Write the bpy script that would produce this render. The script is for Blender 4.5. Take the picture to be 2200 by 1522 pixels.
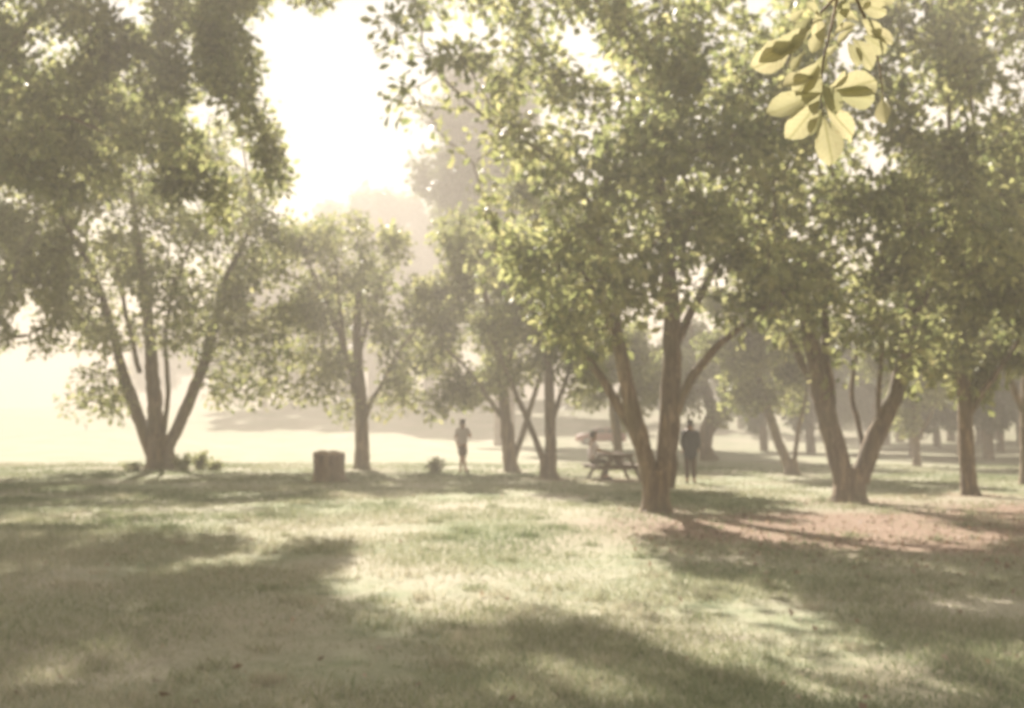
import bpy, bmesh, math, random
import numpy as np
from mathutils import Vector, Matrix

# ------------------------------------------------------------------ camera, world, sun, exposure
for o in list(bpy.data.objects):
    bpy.data.objects.remove(o)
scene = bpy.context.scene
COL = scene.collection
R = math.radians
IMG_W, IMG_H, FPX = 2200.0, 1522.0, 2159.0
CAM = Vector((0.0, 0.0, 1.6))
PITCH = math.atan((915.0 - 761.0) / FPX)
SUN_AZ = 17.0        # degrees to the left of the view direction
SUN_EL = 34.5

cam_d = bpy.data.cameras.new('camera')
cam = bpy.data.objects.new('camera', cam_d)
COL.objects.link(cam)
cam.location = CAM
cam.rotation_euler = (R(90) + PITCH, 0, 0)
cam_d.sensor_width = 36.0
cam_d.lens = FPX / IMG_W * 36.0
cam_d.clip_start = 0.05
cam_d.clip_end = 3000
cam_d.dof.use_dof = True
cam_d.dof.focus_distance = 0.9
cam_d.dof.aperture_fstop = 9.0
cam_d.dof.aperture_blades = 0
scene.camera = cam

world = bpy.data.worlds.new('World')
scene.world = world
world.use_nodes = True
nt = world.node_tree
nt.nodes.clear()
sky = nt.nodes.new('ShaderNodeTexSky')
sky.sky_type = 'NISHITA'
sky.sun_disc = False
sky.sun_elevation = R(SUN_EL)
sky.sun_rotation = R(-SUN_AZ)
sky.air_density = 1.0
sky.dust_density = 0.0
sky.ozone_density = 0.6
tint = nt.nodes.new('ShaderNodeMix')
tint.data_type = 'RGBA'
tint.blend_type = 'MULTIPLY'
tint.inputs['Factor'].default_value = 1.0
tint.inputs['B'].default_value = (0.90, 0.61, 0.385, 1)
bg = nt.nodes.new('ShaderNodeBackground')
bg.inputs['Strength'].default_value = 0.05
wo = nt.nodes.new('ShaderNodeOutputWorld')
nt.links.new(sky.outputs['Color'], tint.inputs['A'])
nt.links.new(tint.outputs['Result'], bg.inputs['Color'])
nt.links.new(bg.outputs['Background'], wo.inputs['Surface'])

sun_d = bpy.data.lights.new('sun', 'SUN')
sun_d.energy = 3.8
sun_d.angle = R(0.6)
sun_d.color = (1.0, 0.90, 0.80)
sun = bpy.data.objects.new('sun', sun_d)
COL.objects.link(sun)
_sd = Vector((-math.sin(R(SUN_AZ)) * math.cos(R(SUN_EL)), math.cos(R(SUN_AZ)) * math.cos(R(SUN_EL)), math.sin(R(SUN_EL))))
sun.rotation_euler = _sd.to_track_quat('Z', 'Y').to_euler()
sun.location = _sd * 60

scene.view_settings.view_transform = 'Standard'
scene.view_settings.look = 'None'
scene.view_settings.gamma = 1.0
scene.view_settings.exposure = 2.8
scene.view_settings.use_curve_mapping = False
scene.render.engine = 'CYCLES'
cy = scene.cycles
cy.max_bounces = 6
cy.diffuse_bounces = 3
cy.glossy_bounces = 2
cy.transmission_bounces = 4
cy.volume_bounces = 1
cy.transparent_max_bounces = 4
cy.sample_clamp_indirect = 6.0
cy.caustics_reflective = False
cy.caustics_refractive = False
cy.use_denoising = True
cy.pixel_filter_type = 'BLACKMAN_HARRIS'
cy.filter_width = 2.2

# ------------------------------------------------------------------ helpers
rng = np.random.default_rng(7)
random.seed(7)


def tag(o, label=None, cat=None, group=None, kind=None):
    if label: o['label'] = label
    if cat: o['category'] = cat
    if group: o['group'] = group
    if kind: o['kind'] = kind
    return o


def link(name, me, mat=None, parent=None, smooth=False):
    o = bpy.data.objects.new(name, me)
    COL.objects.link(o)
    if mat is not None and len(me.materials) == 0:
        me.materials.append(mat)
    if parent is not None:
        o.parent = parent
    if smooth:
        me.polygons.foreach_set('use_smooth', [True] * len(me.polygons))
    return o


def empty(name, loc, label=None, cat=None, group=None):
    o = bpy.data.objects.new(name, None)
    COL.objects.link(o)
    o.location = loc
    o.empty_display_size = 0.3
    return tag(o, label, cat, group)


def mesh_np(name, verts, faces):
    """verts (n,3) and faces (m,k) numpy arrays with constant k -> mesh"""
    me = bpy.data.meshes.new(name)
    verts = np.ascontiguousarray(verts, dtype=np.float32)
    faces = np.ascontiguousarray(faces, dtype=np.int32)
    m, k = faces.shape
    me.vertices.add(len(verts))
    me.vertices.foreach_set('co', verts.ravel())
    me.loops.add(m * k)
    me.loops.foreach_set('vertex_index', faces.ravel())
    me.polygons.add(m)
    me.polygons.foreach_set('loop_start', np.arange(0, m * k, k, dtype=np.int32))
    me.polygons.foreach_set('loop_total', np.full(m, k, dtype=np.int32))
    me.update(calc_edges=True)
    return me


def add_attr(me, name, values):
    a = me.attributes.new(name, 'FLOAT', 'POINT')
    a.data.foreach_set('value', np.ascontiguousarray(values, dtype=np.float32))


# value noise for the terrain and for gaps in the crowns
_perm = np.random.default_rng(3).random((64, 64, 64)).astype(np.float32)


def vnoise(p):
    p = np.asarray(p, dtype=np.float64)
    i = np.floor(p).astype(int)
    f = p - i
    f = f * f * (3 - 2 * f)
    i0 = i % 64
    i1 = (i + 1) % 64
    r = 0
    for a in (0, 1):
        for b in (0, 1):
            for c in (0, 1):
                w = (f[:, 0] if a else 1 - f[:, 0]) * (f[:, 1] if b else 1 - f[:, 1]) * (f[:, 2] if c else 1 - f[:, 2])
                r = r + w * _perm[(i1 if a else i0)[:, 0], (i1 if b else i0)[:, 1], (i1 if c else i0)[:, 2]]
    return r


def sstep(a, b, t):
    t = np.clip((t - a) / (b - a), 0, 1)
    return t * t * (3 - 2 * t)


def terrain(x, y):
    x = np.atleast_1d(np.asarray(x, dtype=np.float64))
    y = np.atleast_1d(np.asarray(y, dtype=np.float64))
    z = np.zeros_like(x)
    p = np.stack([x * 0.12, y * 0.12, z + 3.3], 1)
    h = (vnoise(p) - 0.5) * 0.10
    p = np.stack([x * 0.7, y * 0.7, z + 9.1], 1)
    h = h + (vnoise(p) - 0.5) * 0.035
    h = h + sstep(80, 160, y) * (5.0 + 0.9 * np.sin(x * 0.025 + 1.0))
    h = h * sstep(0.0, 2.5, np.hypot(x, y)) 
    return h


def gz(x, y):
    return float(terrain(x, y)[0])


CP, SP = math.cos(PITCH), math.sin(PITCH)


def at(px, py, depth):
    """a pixel of the photograph at a distance (metres along the ground, from what the thing stands on) -> point"""
    u = (px - IMG_W / 2) / FPX
    v = (IMG_H / 2 - py) / FPX
    d = (u, CP - v * SP, SP + v * CP)
    s = depth / d[1]
    return np.array((u * s, depth, CAM.z + d[2] * s))


def ground_at(px, py):
    lo, hi = 2.0, 400.0
    for _ in range(60):
        m = 0.5 * (lo + hi)
        p = at(px, py, m)
        if p[2] > gz(p[0], p[1]): lo = m
        else: hi = m
    p = at(px, py, lo)
    return np.array((p[0], p[1], gz(p[0], p[1])))


# ------------------------------------------------------------------ materials
def new_mat(name):
    m = bpy.data.materials.new(name)
    m.use_nodes = True
    n = m.node_tree
    n.nodes.clear()
    out = n.nodes.new('ShaderNodeOutputMaterial')
    return m, n, out


def principled(n, **kw):
    b = n.nodes.new('ShaderNodeBsdfPrincipled')
    for k, v in kw.items():
        b.inputs[k].default_value = v
    return b


def ramp(n, fac, stops, interp='LINEAR'):
    r = n.nodes.new('ShaderNodeValToRGB')
    r.color_ramp.interpolation = interp
    el = r.color_ramp.elements
    while len(el) < len(stops):
        el.new(0.5)
    for e, (p, c) in zip(el, stops):
        e.position = p
        e.color = (*c, 1)
    n.links.new(fac, r.inputs['Fac'])
    return r.outputs['Color']


def noise(n, scale, detail=4, rough=0.55, vec=None, dist=0.0):
    t = n.nodes.new('ShaderNodeTexNoise')
    t.inputs['Scale'].default_value = scale
    t.inputs['Detail'].default_value = detail
    t.inputs['Roughness'].default_value = rough
    t.inputs['Distortion'].default_value = dist
    if vec is not None:
        n.links.new(vec, t.inputs['Vector'])
    return t.outputs['Fac']


def mixc(n, fac, a, b, blend='MIX'):
    m = n.nodes.new('ShaderNodeMix')
    m.data_type = 'RGBA'
    m.blend_type = blend
    for s, v in (('Factor', fac), ('A', a), ('B', b)):
        if isinstance(v, (int, float)):
            m.inputs[s].default_value = v
        elif isinstance(v, tuple):
            m.inputs[s].default_value = (*v, 1)
        else:
            n.links.new(v, m.inputs[s])
    return m.outputs['Result']


def leaf_mat(name, stops, trans, mixf=0.45, rough=0.42):
    m, n, out = new_mat(name)
    at_ = n.nodes.new('ShaderNodeAttribute')
    at_.attribute_name = 'tone'
    c = ramp(n, at_.outputs['Fac'], stops)
    b = principled(n, Roughness=rough)
    b.inputs['Specular IOR Level'].default_value = 0.22
    n.links.new(c, b.inputs['Base Color'])
    tr = n.nodes.new('ShaderNodeBsdfTranslucent')
    c2 = ramp(n, at_.outputs['Fac'], trans)
    n.links.new(c2, tr.inputs['Color'])
    mx = n.nodes.new('ShaderNodeMixShader')
    mx.inputs['Fac'].default_value = mixf
    n.links.new(b.outputs['BSDF'], mx.inputs[1])
    n.links.new(tr.outputs['BSDF'], mx.inputs[2])
    n.links.new(mx.outputs['Shader'], out.inputs['Surface'])
    return m


M = {}
M['leaf'] = leaf_mat('leaf', [(0.0, (0.090, 0.118, 0.060)), (0.5, (0.16, 0.188, 0.092)), (1.0, (0.28, 0.285, 0.15))],
                     [(0.0, (0.18, 0.215, 0.08)), (0.5, (0.37, 0.395, 0.15)), (1.0, (0.62, 0.59, 0.27))], 0.52, 0.5)
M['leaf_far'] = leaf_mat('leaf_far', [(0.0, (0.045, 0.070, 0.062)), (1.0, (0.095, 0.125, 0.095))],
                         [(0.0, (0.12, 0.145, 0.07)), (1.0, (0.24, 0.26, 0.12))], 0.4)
M['grass'] = leaf_mat('grass', [(0.0, (0.13, 0.185, 0.09)), (0.5, (0.25, 0.295, 0.17)), (1.0, (0.46, 0.43, 0.33))],
                      [(0.0, (0.18, 0.22, 0.11)), (0.5, (0.30, 0.31, 0.18)), (1.0, (0.46, 0.42, 0.31))], 0.4, 0.6)
def young_leaf_mat():
    m, n, out = new_mat('leaf_young')
    at_ = n.nodes.new('ShaderNodeAttribute'); at_.attribute_name = 'tone'
    tc = n.nodes.new('ShaderNodeTexCoord')
    sp = n.nodes.new('ShaderNodeSeparateXYZ'); n.links.new(tc.outputs['Object'], sp.inputs[0])
    ab = n.nodes.new('ShaderNodeMath'); ab.operation = 'ABSOLUTE'; n.links.new(sp.outputs['X'], ab.inputs[0])
    mr = n.nodes.new('ShaderNodeMapRange'); mr.inputs['From Min'].default_value = .012; mr.inputs['From Max'].default_value = .03
    mr.inputs['To Min'].default_value = 1.0; mr.inputs['To Max'].default_value = 0.0
    n.links.new(ab.outputs[0], mr.inputs['Value'])
    sv = n.nodes.new('ShaderNodeMath'); sv.operation = 'MULTIPLY_ADD'; n.links.new(ab.outputs[0], sv.inputs[0]); sv.inputs[1].default_value = -0.9; n.links.new(sp.outputs['Y'], sv.inputs[2])
    mu = n.nodes.new('ShaderNodeMath'); mu.operation = 'MULTIPLY'; n.links.new(sv.outputs[0], mu.inputs[0]); mu.inputs[1].default_value = 55.0
    sn = n.nodes.new('ShaderNodeMath'); sn.operation = 'SINE'; n.links.new(mu.outputs[0], sn.inputs[0])
    vr = n.nodes.new('ShaderNodeMapRange'); vr.inputs['From Min'].default_value = .75; vr.inputs['From Max'].default_value = 1.0; vr.inputs['To Max'].default_value = .55
    n.links.new(sn.outputs[0], vr.inputs['Value'])
    mx = n.nodes.new('ShaderNodeMath'); mx.operation = 'MAXIMUM'; n.links.new(mr.outputs['Result'], mx.inputs[0]); n.links.new(vr.outputs['Result'], mx.inputs[1])
    bl = noise(n, 6.0, 4, .6, tc.outputs['Object'])
    base = ramp(n, at_.outputs['Fac'], [(0.0, (0.18, 0.19, 0.09)), (1.0, (0.32, 0.30, 0.17))])
    spot = n.nodes.new('ShaderNodeMapRange'); spot.inputs['From Min'].default_value = .62; spot.inputs['From Max'].default_value = .72; spot.inputs['To Max'].default_value = .6
    n.links.new(bl, spot.inputs['Value'])
    c = mixc(n, spot.outputs['Result'], base, (.20, .14, .07))
    c = mixc(n, mx.outputs[0], c, (.34, .33, .18))
    t0 = ramp(n, at_.outputs['Fac'], [(0.0, (0.28, 0.28, 0.15)), (1.0, (0.46, 0.42, 0.25))])
    t1 = mixc(n, mx.outputs[0], t0, (.24, .23, .11))
    t1 = mixc(n, spot.outputs['Result'], t1, (.22, .13, .05))
    b = principled(n, Roughness=.4); n.links.new(c, b.inputs['Base Color'])
    tr = n.nodes.new('ShaderNodeBsdfTranslucent'); n.links.new(t1, tr.inputs['Color'])
    ms = n.nodes.new('ShaderNodeMixShader'); ms.inputs['Fac'].default_value = .5
    n.links.new(b.outputs['BSDF'], ms.inputs[1]); n.links.new(tr.outputs['BSDF'], ms.inputs[2])
    n.links.new(ms.outputs['Shader'], out.inputs['Surface'])
    return m


M['leaf_young'] = young_leaf_mat()
M['litter'] = leaf_mat('litter', [(0.0, (0.16, 0.115, 0.085)), (0.5, (0.28, 0.21, 0.155)), (1.0, (0.46, 0.37, 0.29))],
                       [(0.0, (0.20, 0.13, 0.07)), (1.0, (0.40, 0.30, 0.19))], 0.25, 0.6)


def bark_mat(name, c0, c1, c2):
    m, n, out = new_mat(name)
    tc = n.nodes.new('ShaderNodeTexCoord')
    mp = n.nodes.new('ShaderNodeMapping')
    mp.inputs['Scale'].default_value = (5.0, 5.0, 1.1)
    n.links.new(tc.outputs['Object'], mp.inputs['Vector'])
    f = noise(n, 1.5, 7, 0.7, mp.outputs['Vector'], 0.8)
    f2 = noise(n, 1.1, 3, 0.5, tc.outputs['Object'])
    c = ramp(n, f, [(0.34, c0), (0.5, c1), (0.66, c2)])
    st = n.nodes.new('ShaderNodeMapRange')
    st.inputs['From Min'].default_value = 0.45
    st.inputs['From Max'].default_value = 0.75
    st.inputs['To Max'].default_value = 0.7
    n.links.new(f2, st.inputs['Value'])
    c = mixc(n, st.outputs['Result'], c, (0.12, 0.115, 0.065), 'MIX')
    b = principled(n, Roughness=0.88)
    n.links.new(c, b.inputs['Base Color'])
    bp = n.nodes.new('ShaderNodeBump')
    bp.inputs['Strength'].default_value = 0.7
    bp.inputs['Distance'].default_value = 0.04
    n.links.new(f, bp.inputs['Height'])
    n.links.new(bp.outputs['Normal'], b.inputs['Normal'])
    n.links.new(b.outputs['BSDF'], out.inputs['Surface'])
    return m


M['bark'] = bark_mat('bark', (0.05, 0.034, 0.02), (0.125, 0.09, 0.052), (0.26, 0.195, 0.12))
M['stump_bark'] = bark_mat('stump_bark', (0.05, 0.032, 0.018), (0.15, 0.10, 0.055), (0.28, 0.20, 0.12))


def simple_mat(name, col, rough=0.8, var=0.25, scale=20.0, metallic=0.0, bump=0.0):
    m, n, out = new_mat(name)
    tc = n.nodes.new('ShaderNodeTexCoord')
    f = noise(n, scale, 4, 0.6, tc.outputs['Object'])
    lo = tuple(c * (1 - var) for c in col)
    hi = tuple(min(1, c * (1 + var)) for c in col)
    c = ramp(n, f, [(0.3, lo), (0.7, hi)])
    b = principled(n, Roughness=rough, Metallic=metallic)
    n.links.new(c, b.inputs['Base Color'])
    if bump:
        bp = n.nodes.new('ShaderNodeBump')
        bp.inputs['Strength'].default_value = bump
        bp.inputs['Distance'].default_value = 0.01
        n.links.new(f, bp.inputs['Height'])
        n.links.new(bp.outputs['Normal'], b.inputs['Normal'])
    n.links.new(b.outputs['BSDF'], out.inputs['Surface'])
    return m


# ground: worn park grass, drier straw patches, bare reddish earth and litter to the right of the big tree
def ground_mat():
    m, n, out = new_mat('park_ground')
    g = n.nodes.new('ShaderNodeNewGeometry')
    pos = g.outputs['Position']
    f1 = noise(n, 0.35, 5, 0.6, pos, 0.4)
    f2 = noise(n, 3.0, 6, 0.7, pos)
    f3 = noise(n, 22.0, 5, 0.7, pos)
    grassc = ramp(n, f2, [(0.30, (0.135, 0.18, 0.095)), (0.5, (0.25, 0.285, 0.17)), (0.72, (0.40, 0.385, 0.28))])
    dry = ramp(n, f3, [(0.3, (0.28, 0.265, 0.195)), (0.7, (0.53, 0.475, 0.385))])
    fac1 = n.nodes.new('ShaderNodeMapRange')
    fac1.inputs['From Min'].default_value = 0.36
    fac1.inputs['From Max'].default_value = 0.66
    n.links.new(f1, fac1.inputs['Value'])
    c = mixc(n, fac1.outputs['Result'], grassc, dry)
    at_ = n.nodes.new('ShaderNodeAttribute')
    at_.attribute_name = 'earth'
    earth = ramp(n, f3, [(0.28, (0.15, 0.105, 0.075)), (0.5, (0.27, 0.195, 0.145)), (0.75, (0.42, 0.325, 0.25))])
    ef = n.nodes.new('ShaderNodeMath'); ef.operation = 'MULTIPLY_ADD'
    n.links.new(f2, ef.inputs[0]); ef.inputs[1].default_value = 0.9; ef.inputs[2].default_value = -0.45
    es = n.nodes.new('ShaderNodeMath'); es.operation = 'ADD'; es.use_clamp = True
    n.links.new(ef.outputs[0], es.inputs[0]); n.links.new(at_.outputs['Fac'], es.inputs[1])
    em = n.nodes.new('ShaderNodeMath'); em.operation = 'MULTIPLY'; em.use_clamp = True
    n.links.new(es.outputs[0], em.inputs[0]); n.links.new(at_.outputs['Fac'], em.inputs[1])
    c = mixc(n, em.outputs[0], c, earth)
    b = principled(n, Roughness=0.95)
    b.inputs['Specular IOR Level'].default_value = 0.15
    n.links.new(c, b.inputs['Base Color'])
    bp = n.nodes.new('ShaderNodeBump')
    bp.inputs['Strength'].default_value = 0.6
    bp.inputs['Distance'].default_value = 0.05
    n.links.new(f3, bp.inputs['Height'])
    n.links.new(bp.outputs['Normal'], b.inputs['Normal'])
    n.links.new(b.outputs['BSDF'], out.inputs['Surface'])
    return m


M['ground'] = ground_mat()


def earth_mask(x, y):
    # patches of bare earth and fallen leaves under the grove on the right, a trodden patch near the left
    e = np.exp(-(((x - 6.8) / 5.6) ** 2 + ((y - 15.7) / 3.4) ** 2) * 1.0) * 1.8
    e = np.maximum(e, np.exp(-(((x - 7.2) / 2.6) ** 2 + ((y - 12.0) / 1.8) ** 2)) * 0.8)
    e = np.maximum(e, np.exp(-(((x - 10.5) / 5.0) ** 2 + ((y - 18.5) / 4.0) ** 2)) * 1.2)
    e = np.maximum(e, np.exp(-(((x + 2.6) / 1.7) ** 2 + ((y - 8.2) / 2.6) ** 2)) * 0.45)
    e = np.maximum(e, np.exp(-(((x - 0.2) / 1.3) ** 2 + ((y - 5.6) / 1.6) ** 2)) * 0.3)
    e = np.maximum(e, np.exp(-(((x - 2.4) / 0.8) ** 2 + ((y - 6.6) / 0.8) ** 2)) * 0.55)
    for tx, ty, tr in ((2.7, 18.7, 1.3), (7.3, 21.6, 1.8), (-12.9, 37.0, 2.2), (1.1, 30.0, 1.3), (10.7, 23.5, 1.4), (9.2, 33.0, 1.2), (-5.4, 36.4, 1.1), (0.0, 34.5, 1.1), (-5.3, 28.8, 1.0), (3.2, 29.8, 1.8)):
        e = np.maximum(e, np.exp(-(((x - tx) / tr) ** 2 + ((y - ty) / tr) ** 2)) * 0.95)
    return np.clip(e, 0, 1)


# ------------------------------------------------------------------ ground
def make_ground():
    # one sheet, finer near the camera
    xs = np.concatenate([-np.geomspace(620, 14, 40), np.linspace(-13.5, 17.5, 125), np.geomspace(18, 620, 40)])
    ys = np.concatenate([np.linspace(-320, -12, 14), np.linspace(-8, 30, 150), np.linspace(30.6, 200, 110), np.geomspace(206, 800, 16)])
    X, Y = np.meshgrid(xs, ys)
    x, y = X.ravel(), Y.ravel()
    v = np.stack([x, y, terrain(x, y)], 1)
    nx, ny = len(xs), len(ys)
    i = np.arange(nx * ny).reshape(ny, nx)
    f = np.stack([i[:-1, :-1].ravel(), i[:-1, 1:].ravel(), i[1:, 1:].ravel(), i[1:, :-1].ravel()], 1)
    me = mesh_np('ground', v, f)
    add_attr(me, 'earth', earth_mask(x, y))
    o = link('ground', me, M['ground'], smooth=True)
    tag(o, 'worn park lawn with bare reddish patches under the trees', kind='structure')
    return o


make_ground()

# ------------------------------------------------------------------ trees
def tube_mesh(name, chains, sides=7, wob=0.0, seed=0):
    """chains: list of (points (n,3), radii (n,)) -> one mesh of tapered tubes"""
    V, F = [], []
    off = 0
    rr = np.random.default_rng(seed)
    for pts, rad in chains:
        pts = np.asarray(pts, float)
        rad = np.asarray(rad, float)
        n = len(pts)
        if n < 2:
            continue
        t = np.gradient(pts, axis=0)
        t /= np.linalg.norm(t, axis=1)[:, None] + 1e-9
        ref = np.array((0.31, 0.93, 0.17)) if abs(t[0][2]) > 0.6 else np.array((0.0, 0.1, 1.0))
        k = sides if rad.max() > 0.035 else max(4, sides - 3)
        a = np.linspace(0, 2 * np.pi, k, endpoint=False)
        u = np.cross(t, ref)
        u /= np.linalg.norm(u, axis=1)[:, None] + 1e-9
        w = np.cross(t, u)
        r = rad[:, None] * (1 + wob * (rr.random((n, k)) - 0.5))
        ring = pts[:, None, :] + (np.cos(a)[None, :, None] * u[:, None, :] + np.sin(a)[None, :, None] * w[:, None, :]) * r[:, :, None]
        V.append(ring.reshape(-1, 3))
        idx = np.arange(n * k).reshape(n, k) + off
        nxt = np.roll(idx, -1, axis=1)
        F.append(np.stack([idx[:-1].ravel(), nxt[:-1].ravel(), nxt[1:].ravel(), idx[1:].ravel()], 1))
        off += n * k
    return mesh_np(name, np.concatenate(V), np.concatenate(F))


def resample(pts, rad, step):
    pts = np.asarray(pts, float)
    d = np.concatenate([[0], np.cumsum(np.linalg.norm(np.diff(pts, axis=0), axis=1))])
    n = max(2, int(d[-1] / step) + 1)
    s = np.linspace(0, d[-1], n)
    # smooth through the points (Catmull-like via dense interpolation + box filter)
    q = np.stack([np.interp(s, d, pts[:, i]) for i in range(3)], 1)
    if n > 4:
        for _ in range(2):
            q[1:-1] = 0.25 * q[:-2] + 0.5 * q[1:-1] + 0.25 * q[2:]
    return q, np.interp(s, d, rad)


def leaf_mesh(name, pos, out_dir, length, seed, droop=0.25, wr=0.55):
    """two-triangle folded leaves"""
    g = np.random.default_rng(seed)
    n = len(pos)
    ax = out_dir + g.normal(0, 0.75, (n, 3))
    ax[:, 2] -= droop
    ax /= np.linalg.norm(ax, axis=1)[:, None] + 1e-9
    nr = g.normal(0, 0.6, (n, 3))
    nr[:, 2] += 0.75
    nr -= ax * np.sum(nr * ax, 1)[:, None]
    nr /= np.linalg.norm(nr, axis=1)[:, None] + 1e-9
    sd = np.cross(ax, nr)
    L = length * g.uniform(0.45, 1.4, n)
    W = L * wr * g.uniform(0.8, 1.15, n) * 0.5
    mid = pos + ax * (L * 0.58)[:, None] + nr * (L * 0.10)[:, None]
    tip = pos + ax * L[:, None]
    l = mid + sd * W[:, None]
    r = mid - sd * W[:, None]
    V = np.stack([pos, r, tip, l], 1).reshape(-1, 3)
    b = np.arange(n) * 4
    F = np.concatenate([np.stack([b, b + 1, b + 2], 1), np.stack([b, b + 2, b + 3], 1)], 1).reshape(-1, 3)
    me = mesh_np(name, V, F)
    tone = np.clip(g.normal(0.42, 0.28, n) + 0.5 * (vnoise(pos * 0.9 + 17) - 0.5), 0, 1)
    add_attr(me, 'tone', np.repeat(tone, 4))
    return me


# sunny places on the lawn in the photograph (pixels): the crowns have openings towards the sun above them
SUNNY = [[(380, 1085), (1000, 1072), (1350, 1085), (1385, 1180), (1500, 1235), (1720, 1290), (1980, 1400), (2060, 1522), (1760, 1522), (1420, 1375), (1150, 1275), (990, 1200), (700, 1160), (420, 1140)],
         [(1455, 1108), (1750, 1128), (2160, 1148), (2160, 1185), (1820, 1186), (1600, 1152)],
         [(1070, 1395), (1260, 1425), (1500, 1522), (1290, 1522)],
         [(0, 1090), (400, 1088), (430, 1135), (0, 1130)],
         [(60, 1410), (170, 1400), (160, 1480), (20, 1490)]]


def opens_sun(p):
    """for points p (world): True where the sun ray through p lands on a sunny patch of lawn"""
    g_ = p - np.array(_sd)[None, :] * (p[:, 2] / _sd.z)[:, None]
    ok = g_[:, 1] > 3.0
    y = np.maximum(g_[:, 1], 3.0)
    cz = y * CP + (g_[:, 2] - CAM.z) * SP
    cv = -y * SP + (g_[:, 2] - CAM.z) * CP
    px = IMG_W / 2 + FPX * g_[:, 0] / cz
    py = IMG_H / 2 - FPX * cv / cz
    inside = np.zeros(len(p), bool)
    for poly in SUNNY:
        c = np.zeros(len(p), bool)
        n = len(poly)
        for i in range(n):
            (x0, y0), (x1, y1) = poly[i], poly[(i + 1) % n]
            if y0 == y1: continue
            cr = ((y0 > py) != (y1 > py)) & (px < (x1 - x0) * (py - y0) / (y1 - y0) + x0)
            c ^= cr
        inside |= c
    return inside & ok


def grow(stems, blobs, step, dens, seed, iters=60, reach=3.2):
    """space colonisation from the given stems into the given ellipsoids -> nodes, parents, stem flag"""
    g = np.random.default_rng(seed)
    pos, par, first = [], [], []
    for pts, rad, start in stems:
        q, _ = resample(pts, rad, step)
        base = len(pos)
        for i, p in enumerate(q[start:]):
            pos.append(p)
            par.append(base + i - 1 if i > 0 else -1)
    ns = len(pos)
    A = []
    for c, r, dmul in blobs:
        vol = 4.19 * r[0] * r[1] * r[2]
        n = int(min(900, vol * dens * dmul)) + 6
        d = g.normal(0, 1, (n, 3))
        d /= np.linalg.norm(d, axis=1)[:, None]
        rad = g.random(n) ** (1 / 2.4)
        q = c + d * rad[:, None] * r
        A.append(q)
    A = np.concatenate(A)
    keep = vnoise(A * 0.8 + seed) > 0.30
    A = A[keep]
    pos = np.array(pos)
    par = list(par)
    best = np.full(len(A), 1e9)
    bi = np.zeros(len(A), int)
    alive = np.ones(len(A), bool)

    def upd(i0, i1):
        for s in range(i0, i1, 400):
            blk = pos[s:min(i1, s + 400)]
            dd = np.linalg.norm(A[:, None, :] - blk[None], axis=2)
            j = dd.argmin(1)
            dm = dd[np.arange(len(A)), j]
            m = dm < best
            best[m] = dm[m]
            bi[m] = j[m] + s
    upd(0, len(pos))
    kill = step * 1.6
    for it in range(iters):
        alive &= best > kill
        if not alive.any():
            break
        lim = reach if it < 45 else 99
        act = alive & (best < max(lim, np.percentile(best[alive], 15)))
        idx = bi[act]
        dirs = A[act] - pos[idx]
        dirs /= np.linalg.norm(dirs, axis=1)[:, None] + 1e-9
        u, inv = np.unique(idx, return_inverse=True)
        acc = np.zeros((len(u), 3))
        np.add.at(acc, inv, dirs)
        acc += g.normal(0, 0.25, acc.shape)
        acc /= np.linalg.norm(acc, axis=1)[:, None] + 1e-9
        new = pos[u] + acc * step
        n0 = len(pos)
        pos = np.concatenate([pos, new])
        par.extend(u.tolist())
        upd(n0, len(pos))
    return pos, np.array(par), ns


def branch_chains(pos, par, ns, rtip, expo=2.4):
    n = len(pos)
    ch = [[] for _ in range(n)]
    for i in range(ns, n):
        ch[par[i]].append(i)
    acc = np.zeros(n)
    for i in range(n - 1, ns - 1, -1):
        if not ch[i]:
            acc[i] = rtip ** expo
        if par[i] >= ns:
            acc[par[i]] += acc[i]
    rad = np.maximum(acc, rtip ** expo) ** (1 / expo)
    chains = []
    done = np.zeros(n, bool)
    for i in range(ns, n):
        if done[i]:
            continue
        p = par[i]
        pts, rr = [pos[p]], [rad[i]]
        j = i
        while True:
            done[j] = True
            pts.append(pos[j]); rr.append(rad[j])
            k = [c for c in ch[j] if not done[c]]
            if not k:
                break
            k.sort(key=lambda c: -rad[c])
            j = k[0]
        chains.append((np.array(pts), np.array(rr)))
    return chains, rad


TREES = {}


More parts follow.
